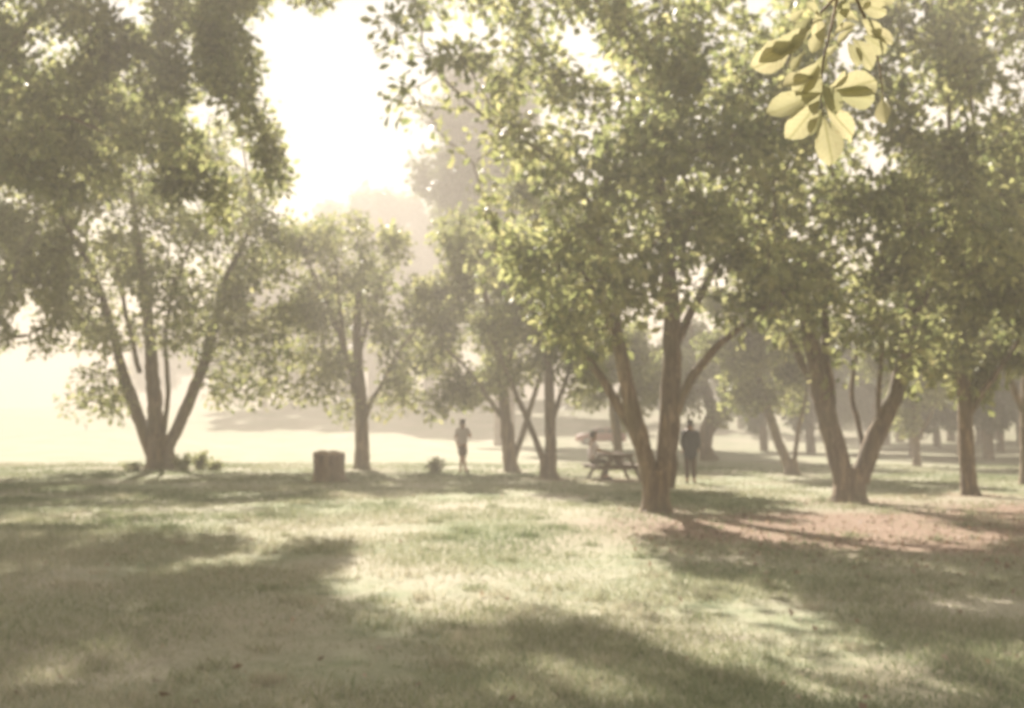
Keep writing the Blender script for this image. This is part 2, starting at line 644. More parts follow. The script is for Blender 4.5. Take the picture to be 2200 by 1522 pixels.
def make_tree(key, label, base_px, d, trunk, limbs, blobs, nleaf, leaf_len, step=0.35, dens=1.0, seed=1,
              group=None, name='tree', mat='leaf', spread=0.34, base=None, droop=0.25):
    """trunk and limbs: lists of (px, py, width px, depth offset); blobs: (px, py, rx px, ry px, depth offset, depth radius m, density)"""
    k = d / FPX
    if base is None:
        b = at(base_px[0], base_px[1], d)
        base = np.array((b[0], b[1], gz(b[0], b[1])))

    def poly(L):
        pts = [at(p[0], p[1], d + (p[3] if len(p) > 3 else 0.0)) - base for p in L]
        rad = [p[2] * k * 0.40 for p in L]
        return np.array(pts), np.array(rad)
    root = empty(name, base, label, 'tree', group)
    tp, tr = poly(trunk)
    tp[0][2] = -0.06
    q, r = resample(tp, tr, 0.16)
    # root flare
    hgt = q[:, 2] - q[0, 2]
    r = r * (1 + 0.30 * np.exp(-hgt / 0.16))
    me = tube_mesh('trunk', [(q, r)], 16, 0.16, seed)
    link('trunk', me, M['bark'], root, True)
    stems = [(tp, tr, max(2, int(len(q) * 0.16 / step * 0.6)))]
    for i, L in enumerate(limbs):
        lp, lr = poly(L)
        q, r = resample(lp, lr, 0.2)
        g = np.random.default_rng(seed * 31 + i)
        wv = np.cumsum(g.normal(0, 0.012, q.shape), axis=0)
        q = q + wv - wv[0]
        r = np.concatenate([r])
        r[-1] *= 0.6
        me = tube_mesh('limb', [(q, r)], 10, 0.16, seed + i)
        link('limb', me, M['bark'], root, True)
        stems.append((lp, lr, 2))
    B = []
    for b in blobs:
        c = at(b[0], b[1], d + b[4]) - base
        kk = (d + b[4]) / FPX
        B.append((c, np.array((b[2] * kk, b[5], b[3] * kk)), b[6] if len(b) > 6 else 1.0))
    pos, par, ns = grow(stems, B, step, dens, seed)
    chains, rad = branch_chains(pos, par, ns, 0.012 if step < 0.4 else 0.017)
    if chains:
        me = tube_mesh('twigs', chains, 6, 0.0, seed)
        o = link('twigs', me, M['bark'], root, True)
        tag(o, kind='stuff')
    g = np.random.default_rng(seed + 99)
    thin = np.where((np.arange(len(pos)) >= ns) & (rad < 0.03))[0]
    # clumps: uneven share of leaves per twig node
    wgt = 0.25 + g.random(len(thin)) ** 1.5
    pick = g.choice(thin, nleaf, p=wgt / wgt.sum())
    offs = g.normal(0, 1, (nleaf, 3))
    offs /= np.linalg.norm(offs, axis=1)[:, None] + 1e-9
    rr = spread * g.random(nleaf) ** 0.6
    lp = pos[pick] + offs * rr[:, None]
    lp[:, 2] -= 0.25 * rr
    keep = ~(opens_sun(lp + base) & (g.random(nleaf) < 0.88))
    lp, offs = lp[keep], offs[keep]
    me = leaf_mesh('crown', lp, offs, leaf_len, seed, droop)
    o = link('crown', me, M[mat], root)
    tag(o, kind='stuff')
    TREES[key] = root
    return root


GRV = 'broad-leaved trees of the park grove'

make_tree('T1', 'large forked tree with thick tan trunk beside bare reddish ground', (1412, 1103), 18.7,
          [(1410, 1106, 74), (1411, 1060, 70), (1412, 1010, 74)],
          [[(1400, 1045, 50), (1372, 930, 46, -.1), (1347, 830, 42, -.2), (1332, 740, 36, -.3), (1310, 600, 26, -.5), (1270, 440, 16, -.8)],
           [(1392, 1010, 30), (1352, 920, 28, .3), (1305, 840, 26, .6), (1262, 765, 22, .9), (1190, 640, 14, 1.4)],
           [(1424, 1045, 60), (1436, 930, 58, .1), (1438, 800, 54, .2), (1434, 640, 44, .2), (1415, 430, 30, .0), (1390, 230, 18, -.4)],
           [(1445, 915, 28, .2), (1480, 830, 26, 0), (1530, 755, 22, -.3), (1600, 700, 18, -.7), (1700, 620, 11, -1.2)],
           [(1440, 760, 30, .2), (1500, 640, 24, .8), (1570, 500, 18, 1.3), (1620, 360, 12, 1.6)],
           [(1340, 780, 18, -.2), (1300, 660, 14, -.8), (1230, 530, 8, -1.4)]],
          [(1420, 430, 320, 260, 0, 3.6), (1230, 600, 210, 140, 0, 2.6), (1590, 560, 240, 150, 0, 2.6), (1500, 120, 380, 220, 0.5, 3.4),
           (1040, 230, 250, 150, -0.5, 2.4, 0.8), (1120, 560, 150, 100, .5, 1.8), (1190, 690, 120, 60, .5, 1.6, .5), (1290, 690, 120, 50, 0.6, 1.6, .4), (1660, 620, 110, 70, .3, 1.8, .5),
           (1150, -60, 330, 130, 0, 2.5), (1250, 330, 200, 150, -1, 2.2), (1380, 560, 200, 130, -2.2, 1.2, 1.2),  (910, 150, 140, 130, .5, 1.6, .45), (870, 20, 100, 90, .5, 1.4, .4), (1300, 450, 180, 120, -2.6, 1.2)],
          25000, 0.215, 0.32, 1.25, 11, GRV, spread=0.46)

make_tree('T2', 'dark tree with wide V fork and leaning right stem among fallen leaves', (1828, 1074), 21.6,
          [(1824, 1076, 86), (1826, 1040, 80), (1828, 1005, 84)],
          [[(1812, 1035, 56), (1788, 940, 54, -.1), (1758, 860, 50, -.2), (1738, 770, 44, -.4), (1705, 620, 30, -.8), (1650, 460, 18, -1.2)],
           [(1790, 940, 24, 0), (1778, 800, 24, .3), (1770, 690, 22, .6), (1772, 540, 16, 1.0), (1790, 380, 10, 1.2)],
           [(1846, 1035, 52), (1880, 935, 50, .1), (1925, 860, 46, .2), (1948, 760, 42, .3), (1965, 640, 34, .5), (1990, 500, 24, .6), (2040, 300, 14, .8)],
           [(1862, 985, 16), (1842, 900, 15, .5), (1832, 850, 13, .8), (1840, 740, 9, 1.0)],
           [(1955, 720, 20, .3), (2010, 590, 18, -.2), (2050, 480, 13, -.8), (2100, 330, 8, -1.2)],
           [(1890, 920, 13, .2), (1880, 850, 13, -.3), (1890, 770, 11, -.8), (1870, 640, 8, -1.2)],
           [(1750, 830, 24, -.2), (1700, 720, 20, .5), (1660, 640, 14, 1.2), (1600, 560, 9, 1.8)]],
          [(1850, 430, 300, 230, 0, 3.8), (2000, 280, 280, 220, 0, 3.6), (1730, 640, 160, 100, .3, 2.2), (1930, 640, 160, 110, 0, 2.4),
           (1780, 130, 320, 200, 0.5, 3.4), (2090, 560, 180, 150, 0, 2.6), (2080, 60, 260, 220, 0, 3.0), (1830, 750, 170, 70, 0, 2.2), (1900, -150, 350, 150, 0, 3.2), (1680, 560, 150, 120, 0, 2.4), (2010, 760, 120, 60, 0.3, 2.0), (1800, 600, 170, 120, -2.0, 1.2), (1960, 520, 150, 130, -2.2, 1.2), (1890, 690, 130, 60, -1.4, 1.0)],
          27000, 0.22, 0.36, 1.1, 12, GRV, spread=0.48)

make_tree('T3', 'many-stemmed tree with thick base fanning out over low shrubs', (348, 1008), 37.0,
          [(348, 1010, 82), (346, 975, 70), (344, 935, 62)],
          [[(338, 960, 42), (327, 850, 38, 0), (318, 740, 32, 0), (302, 620, 24, .3), (285, 480, 16, .5), (270, 330, 10, .8)],
           [(362, 960, 32), (398, 875, 32, .2), (430, 790, 30, .5), (455, 700, 26, .8), (480, 590, 18, 1.0), (540, 470, 11, 1.4)],
           [(325, 965, 28), (290, 880, 26, -.3), (256, 770, 24, -.6), (226, 660, 20, -1.0), (190, 560, 14, -1.4), (130, 450, 9, -1.8)],
           [(322, 985, 15), (284, 895, 14, .5), (262, 835, 12, .8), (235, 700, 9, 1.2)],
           [(350, 945, 15), (362, 850, 13, -.5), (352, 730, 11, -.9), (380, 600, 8, -1.4)],
           [(300, 800, 14, 0), (272, 700, 13, .8), (250, 580, 10, 1.5)]],
          [(320, 420, 300, 200, 0, 5.0), (160, 560, 170, 100, 0, 4.0), (520, 540, 160, 120, 0, 3.8), (610, 690, 130, 110, 0.5, 3.0), (330, 250, 300, 160, 0, 4.4),
           (560, 770, 110, 70, 0, 2.5), (170, 720, 60, 60, 0, 1.8, .7), (480, 740, 70, 70, 0, 2.0), (640, 500, 110, 80, 0, 2.4), (480, 330, 170, 130, 0, 3), (250, 680, 150, 70, 0, 3.0, .8), (420, 660, 120, 80, 0, 2.6, .8), (690, 620, 90, 110, .6, 2.4), (560, 850, 90, 35, .6, 1.8, .7), (100, 640, 90, 60, 0, 2.4, .7), (300, 600, 220, 80, -3, 1.6, .9), (440, 660, 120, 80, -2, 1.6), (180, 850, 60, 45, -1, 1.4, .7), (620, 800, 90, 60, 0, 2.0), (700, 720, 80, 80, .5, 2.0), (330, 720, 150, 40, -2, 1.2, .6)],
          33000, 0.245, 0.5, 0.5, 13, GRV, spread=0.66)

make_tree('T4', 'slim upright tree behind the stump with sparse open crown', (778, 1011), 36.4,
          [(778, 1013, 42), (778, 940, 36), (775, 860, 35), (768, 780, 28)],
          [[(770, 800, 28), (768, 720, 24), (770, 640, 18, .2), (772, 540, 9, .4)],
           [(764, 850, 18), (745, 780, 16, .4), (705, 650, 12, .8), (650, 540, 8, 1.1)],
           [(745, 775, 10, .3), (732, 690, 9, -.3), (725, 600, 7, -.6)],
           [(783, 905, 14), (805, 850, 12, -.3), (850, 770, 9, -.6), (900, 700, 7, -.9)],
           [(772, 760, 14), (800, 660, 10, .6), (830, 560, 7, 1.0)]],
          [(770, 560, 150, 130, 0, 2.6, .8), (860, 780, 90, 60, 0, 1.6, 1.0), (660, 660, 100, 90, 0, 2.0, .8), (820, 680, 110, 80, 0, 2.0, .8), (870, 860, 50, 30, 0, 1.0),
           (735, 870, 30, 50, 0.2, .8), (690, 480, 110, 70, 0, 1.8, .7), (730, 760, 50, 60, .5, 1.0), (890, 700, 90, 90, 0, 2.0, .9), (690, 800, 60, 50, .3, 1.4), (850, 600, 100, 90, 0, 2.0, .7)],
          9000, 0.22, 0.42, 0.75, 14, GRV, spread=0.58)

make_tree('T5', 'forked tree whose right stem crosses behind a twin-stemmed neighbour', (1098, 1015), 34.5,
          [(1100, 1017, 40), (1094, 980, 36), (1090, 910, 34)],
          [[(1088, 940, 32), (1082, 850, 28, 0), (1066, 760, 22, .3), (1040, 640, 14, .6), (1000, 540, 9, .8)],
           [(1104, 990, 17), (1130, 910, 16, .3), (1150, 840, 13, .5), (1180, 720, 9, .9)],
           [(1080, 900, 14), (1040, 845, 13, -.4), (1000, 790, 10, -.8), (950, 740, 7, -1.1)],
           [(1078, 840, 14), (1100, 740, 11, -.6), (1110, 620, 8, -.9)]],
          [(1010, 720, 120, 90, 0, 2.4), (1080, 610, 150, 110, 0, 2.8), (950, 800, 70, 45, 0, 1.6), (990, 850, 50, 35, 0, 1.2), (1120, 760, 90, 60, 0.6, 1.8), (1000, 520, 130, 100, .5, 2.4), (925, 870, 25, 40, 0, .8), (940, 660, 90, 90, 0, 2.0), (1060, 800, 100, 50, .4, 1.8)],
          12500, 0.22, 0.42, 0.8, 15, GRV, spread=0.55)

make_tree('T6', 'twin-stemmed tree left of the picnic table, stems joined in a Y', (1178, 1030), 30.0,
          [(1180, 1032, 52), (1178, 1005, 42), (1178, 975, 44)],
          [[(1184, 1000, 32), (1184, 880, 29, 0), (1180, 760, 24, .2), (1172, 620, 16, .4), (1160, 480, 9, .5)],
           [(1170, 995, 18), (1132, 905, 16, -.3), (1105, 840, 13, -.6), (1060, 740, 9, -1.0)],
           [(1186, 905, 14), (1212, 830, 13, .4), (1240, 740, 9, .8)],
           [(1178, 780, 14), (1150, 700, 11, -.7), (1110, 600, 8, -1.1)]],
          [(1150, 560, 180, 150, 0, 3.0), (1235, 730, 80, 60, 0, 1.7), (1090, 710, 90, 60, 0, 1.9), (1170, 700, 110, 70, .5, 1.9), (1260, 600, 120, 100, 0.5, 2.2), (1130, 420, 120, 90, 0, 2.0, .8), (1240, 800, 70, 40, .3, 1.4), (1150, 780, 110, 40, .3, 1.6)],
          13500, 0.21, 0.38, 0.95, 16, GRV, spread=0.52)

make_tree('T7', 'slender tree standing right behind the picnic table', (1328, 998), 41.5,
          [(1330, 1000, 28), (1326, 940, 24), (1318, 880, 24)],
          [[(1318, 890, 20), (1306, 800, 16, 0), (1290, 690, 10, .4)], [(1322, 890, 14), (1345, 800, 12, -.5), (1370, 700, 8, -.8)]],
          [(1290, 760, 100, 90, 0, 2.6), (1290, 855, 55, 35, 0, 1.4), (1370, 760, 100, 90, 0, 2.6), (1250, 850, 30, 30, .3, 1.0), (1385, 850, 60, 50, 0, 1.5)],
          12000, 0.21, 0.45, 0.7, 17, GRV, spread=0.55)

make_tree('T8', 'crooked tree with bent trunk behind the person in dark jacket', (1520, 990), 46.0,
          [(1524, 992, 44), (1514, 960, 36), (1518, 925, 40), (1538, 890, 44)],
          [[(1536, 900, 38), (1520, 850, 30, 0), (1500, 780, 20, 0), (1480, 690, 12, .4)], [(1540, 895, 24), (1562, 830, 18, -.4), (1590, 750, 11, -.8)]],
          [(1550, 770, 120, 80, 0, 3.0), (1480, 780, 100, 80, 0, 2.6), (1570, 850, 50, 50, -.8, 1.6), (1480, 860, 50, 30, 0, 1.4), (1620, 790, 70, 60, -.4, 2.0)],
          15000, 0.23, 0.5, 0.55, 18, GRV, spread=0.6)

make_tree('T9', 'small V-stemmed tree with one thin stem, standing on shaded grass', (1700, 1021), 33.0,
          [(1702, 1023, 40), (1700, 1005, 34), (1698, 985, 36)],
          [[(1694, 1000, 26), (1664, 930, 26, 0), (1645, 870, 22, 0), (1615, 780, 15, .3), (1590, 680, 9, .5)],
           [(1704, 1000, 13), (1712, 930, 12, .2), (1726, 870, 10, .3), (1738, 790, 7, .4)]],
          [(1620, 760, 120, 80, 0, 2.2), (1705, 740, 110, 80, 0, 2.2), (1590, 845, 50, 40, -.2, 1.2), (1660, 840, 60, 30, .3, 1.3), (1570, 680, 110, 70, 0, 2.0)],
          15000, 0.19, 0.40, 0.9, 19, GRV, spread=0.52)

make_tree('T10', 'small dark Y-forked tree out on the shaded lawn', (1970, 1001), 40.6,
          [(1970, 1003, 22), (1969, 970, 17), (1968, 940, 20)],
          [[(1967, 950, 15), (1960, 890, 13, 0), (1950, 810, 9, .2)], [(1970, 950, 11), (1992, 905, 10, -.2), (2015, 850, 8, -.4)]],
          [(1945, 790, 110, 70, 0, 2.6), (2010, 790, 90, 60, 0, 2.2), (1935, 905, 20, 20, 0, .6), (1990, 720, 150, 90, 0, 3.0), (1960, 840, 130, 30, 0, 2.6)],
          17000, 0.22, 0.45, 0.6, 20, GRV, spread=0.55)

make_tree('T11', 'straight single-trunked tree with a limb curving off to one side', (2083, 1063), 23.5,
          [(2086, 1065, 46), (2078, 1010, 40), (2074, 900, 38), (2070, 800, 34), (2064, 680, 28)],
          [[(2064, 690, 28), (2056, 560, 20, .3), (2040, 420, 12, .5)],
           [(2078, 900, 18), (2112, 840, 17, -.3), (2150, 795, 14, -.6), (2200, 730, 10, -.9)],
           [(2068, 760, 14), (2030, 660, 11, .6), (1990, 560, 8, 1.0)],
           [(2072, 700, 16), (2120, 580, 12, .5), (2170, 450, 8, .9)]],
          [(2070, 620, 160, 120, 0, 2.4), (2160, 740, 90, 60, -.4, 1.6), (2090, 420, 180, 170, 0.3, 2.6), (2200, 560, 110, 130, 0, 2.0), (2010, 720, 100, 70, .4, 1.8), (2120, 800, 110, 40, .4, 1.8)],
          18000, 0.21, 0.36, 1.0, 21, GRV, spread=0.48)

make_tree('T12', 'distant slim tree past the straight-trunked one', (2150, 972), 62.0,
          [(2150, 974, 22), (2150, 950, 18), (2149, 920, 20)],
          [[(2148, 930, 14), (2138, 870, 12, 0), (2125, 800, 8, .3)], [(2151, 930, 13), (2165, 880, 11, -.3), (2185, 810, 8, -.4)]],
          [(2120, 810, 100, 60, 0, 3.2), (2190, 800, 90, 60, 0, 3.0), (2150, 740, 130, 60, 0, 3.5)],
          14000, 0.26, 0.6, 0.3, 22, GRV, spread=0.6)

make_tree('T13', 'tree at the grove edge with a bough arching over the lawn', (2212, 1042), 27.6,
          [(2212, 1044, 46), (2208, 960, 38), (2206, 880, 36), (2210, 780, 30)],
          [[(2204, 900, 18), (2180, 830, 16, -.2), (2150, 770, 12, -.4), (2110, 720, 8, -.6)], [(2210, 800, 26), (2220, 640, 18, .3), (2230, 480, 10, .5)]],
          [(2220, 640, 170, 130, 0, 2.8), (2160, 730, 90, 50, -.2, 1.8), (2240, 420, 180, 180, 0, 2.8), (2330, 560, 120, 150, 0, 2.4)],
          18000, 0.19, 0.38, 0.8, 23, GRV, spread=0.5)

make_tree('T14', 'tree with drooping boughs reaching in beside the many-stemmed one', (-90, 1014), 35.0,
          [(-90, 1016, 60), (-88, 950, 50), (-84, 880, 50)],
          [[(-84, 890, 40), (-60, 780, 32, 0), (-10, 660, 22, .2), (50, 560, 14, .4), (90, 460, 8, .5)], [(-86, 890, 34), (-110, 760, 26, .5), (-140, 600, 16, .9)],
           [(-60, 790, 16), (0, 730, 12, -.5), (60, 720, 8, -.8)]],
          [(10, 560, 170, 120, 0, 4.0), (-120, 480, 240, 180, 0, 4.6), (60, 740, 60, 40, -.5, 1.6, .4), (20, 420, 160, 110, 0, 3.4)],
          20000, 0.22, 0.5, 0.45, 24, GRV, spread=0.62)

make_tree('T15', 'tall overhanging tree with broad high crown shading the near lawn', (-190, 1056), 24.5,
          [(-190, 1060, 80), (-186, 980, 68), (-176, 840, 62), (-160, 700, 58)],
          [[(-160, 720, 44), (-110, 540, 34, .5), (20, 340, 22, 1), (200, 150, 14, 1.2), (420, 0, 10, 1), (640, -120, 7, 0)],
           [(-162, 720, 40), (-140, 520, 34, .4), (-60, 260, 26, .8), (80, 20, 18, 1.2), (300, -160, 12, 1.4), (700, -240, 7, 1.2)],
           [(-170, 780, 30), (-210, 600, 26, -.4), (-280, 420, 16, -.9)],
           [(-110, 600, 20), (-40, 430, 14, -1.2), (60, 320, 9, -2.0)]],
          [(110, 190, 330, 190, 0, 4.4, 1.3), (430, 80, 140, 130, -.5, 3.0), (250, 380, 200, 90, -1, 2.6), (350, -140, 380, 120, 0.5, 4.6), (620, -120, 200, 90, 0.0, 4.0), 
           (-200, 180, 280, 260, 0, 4.4), (0, -200, 350, 150, 0, 4.6), (330, 330, 170, 90, -2.0, 2.2, .8), (120, 340, 220, 80, -2.6, 1.4), (20, 200, 200, 140, -2.8, 1.4), (150, 60, 260, 90, 0, 3.0, 1.3), (300, 200, 180, 140, 1.5, 2.5), (510, 230, 100, 110, -.5, 2.2, 1.3), (480, 380, 130, 80, -1, 2.0, 1.2), (580, 330, 70, 70, -.6, 1.6, 1.2), (480, 120, 90, 90, 0, 2.2)],
          64000, 0.215, 0.42, 0.6, 25, GRV, spread=0.52)

# ------------------------------------------------------------------ trees far behind: copies of three grown shapes
def proto(seed, height, width, nleaf, leaf_len, tall=False):
    g = np.random.default_rng(seed)
    h, w = height, width
    tr = [np.array((0, 0, -0.2)), np.array((0.1, 0, h * .18)), np.array((0.0, .1, h * .4)), np.array((.2, .1, h * .62))]
    rad = np.array((0.035, 0.03, 0.024, 0.014)) * h * (0.8 if tall else 1.0)
    q, r = resample(tr, rad, 0.4)
    parts = [('trunk', tube_mesh('trunk', [(q, r)], 9, .1, seed), 'bark')]
    stems = [(np.array(tr), rad, 3)]
    B = []
    nb = 9 if tall else 7
    for i in range(nb):
        a = g.uniform(0, 6.28)
        f = i / (nb - 1)
        zz = h * (0.30 + 0.60 * f)
        ww = w * (0.5 * math.sin(0.35 + 2.5 * (1 - f) ** .8 if not tall else 0.5 + 2.2 * (1 - f))) 
        off = ww * g.uniform(.2, .75)
        B.append((np.array((math.cos(a) * off, math.sin(a) * off, zz)), np.array((ww * .75 + .5, ww * .75 + .5, h * (.12 if tall else .16))), 1.0))
    pos, par, ns = grow(stems, B, 0.7, 0.14, seed)
    chains, rd = branch_chains(pos, par, ns, 0.016)
    parts.append(('twigs', tube_mesh('twigs', chains, 6, 0, seed), 'bark'))
    thin = np.arange(ns, len(pos))
    pick = g.choice(thin, nleaf)
    offs = g.normal(0, 1, (nleaf, 3))
    offs /= np.linalg.norm(offs, axis=1)[:, None]
    rr = 0.85 * g.random(nleaf) ** .6
    lp = pos[pick] + offs * rr[:, None]
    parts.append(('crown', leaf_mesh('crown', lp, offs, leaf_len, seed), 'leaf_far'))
    return parts


PROTO = [proto(41, 11, 11, 26000, .36), proto(42, 14, 11, 30000, .38), proto(43, 24, 13, 42000, .42, True), proto(44, 8, 9, 20000, .30)]


def far_tree(pi, px, d, scale, rot, label, zoff=0.0):
    x = (px - 1100) / FPX * d
    root = empty('tree', (x, d, gz(x, d) - 0.05 + zoff), label, 'tree', 'trees beyond the open field')
    root.rotation_euler = (0, 0, rot)
    root.scale = (scale, scale, scale)
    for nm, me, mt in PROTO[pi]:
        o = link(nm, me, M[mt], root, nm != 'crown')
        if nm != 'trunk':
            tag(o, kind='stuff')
    return root


far_tree(2, 868, 138.75, 1.31, 0.4, 'tallest hazy tree rising far beyond the field')
far_tree(1, 742, 148, 1.9, 1.4, 'hazy round-topped tree next to the tallest far one')
far_tree(1, 566, 138.75, 1.39, 2.1, 'thick-trunked tree at the far edge of the field')
far_tree(0, 470, 175.75, 1.57, 0.9, 'pale tree on the rise between field-edge trees and many-stemmed tree')
far_tree(0, 655, 166.5, 1.76, 3.3, 'low spreading pale tree on the rise behind the stump')
far_tree(1, 965, 161.875, 1.85, 4.6, 'wide pale tree on the rise beside the tallest one')
far_tree(1, 1110, 185, 1.2, 5.2, 'pale tree on the rise behind the stems that cross')
far_tree(3, 1420, 111, 0.962, 0.3, 'bushy pale tree far behind the big forked trunk')
far_tree(0, 1590, 103.6, 0.888, 2.6, 'pale spreading tree past the crooked trunk')
far_tree(1, 1700, 122.1, 0.925, 1.1, 'taller hazy tree past the small V-stemmed one')
far_tree(3, 1800, 88.8, 0.999, 4.0, 'low bushy tree seen through the wide V fork')
far_tree(0, 1900, 77.7, 0.851, 5.5, 'spreading tree behind the dark Y-forked one')
far_tree(1, 2040, 88.8, 0.814, 0.7, 'round tree far behind the straight trunk')
far_tree(0, 2130, 92, 1.05, 3.9, 'spreading tree behind the distant slim one')
far_tree(3, 2190, 78, 1.15, 2.0, 'low tree closing the view behind the arching bough')
far_tree(0, 1880, 70, 0.82, 1.9, 'mid-distance tree shading the lawn behind the V fork')
far_tree(3, 2060, 55, 0.95, 5.1, 'low-crowned tree shading the lawn behind the straight trunk')
far_tree(0, 2260, 50, 0.85, 0.2, 'tree spreading over the shaded lawn at the grove end')
far_tree(0, 1640, 63, 0.72, 2.9, 'mid-distance tree just behind the small V-stemmed one')
far_tree(0, 1960, 52, 0.78, 0.5, 'grove tree between the Y-forked one and the V fork')
far_tree(3, 2120, 47, 0.95, 1.6, 'bushy grove tree behind the limb of the straight trunk')
far_tree(0, 2230, 66, 0.9, 2.7, 'grove tree half past the arching bough')
far_tree(3, 2010, 74, 1.05, 3.8, 'rounded grove tree deep in the shade')
far_tree(0, 1930, 88, 0.95, 4.9, 'spreading grove tree deep in the shade')
far_tree(0, 2100, 84, 0.9, 5.9, 'grove tree deep behind the slim distant trunk')
far_tree(3, 1790, 76, 1, 0.1, 'bushy grove tree glimpsed inside the V fork')
far_tree(0, 1740, 58, 0.75, 3.1, 'grove tree right of the small V-stemmed one')

far_tree(1, 815, 146, 2.25, 0.2, 'blue-hazed tree crowding the left of the tallest one')
far_tree(1, 925, 150, 2.3, 3.6, 'blue-hazed broad tree on the right of the tallest one')
far_tree(0, 690, 165, 2.3, 4.4, 'broad blue-hazed tree above the stump')
far_tree(2, 1084, 80, 1.33, 1.9, 'tall pale tree straight behind the stems that cross')
far_tree(3, 345, 170, 1.75, 0.6, 'pale bushy tree seen between the many stems')
far_tree(1, 800, 152.5, 1.56, 2.9, 'hazy tree filling the gap under the tallest one')

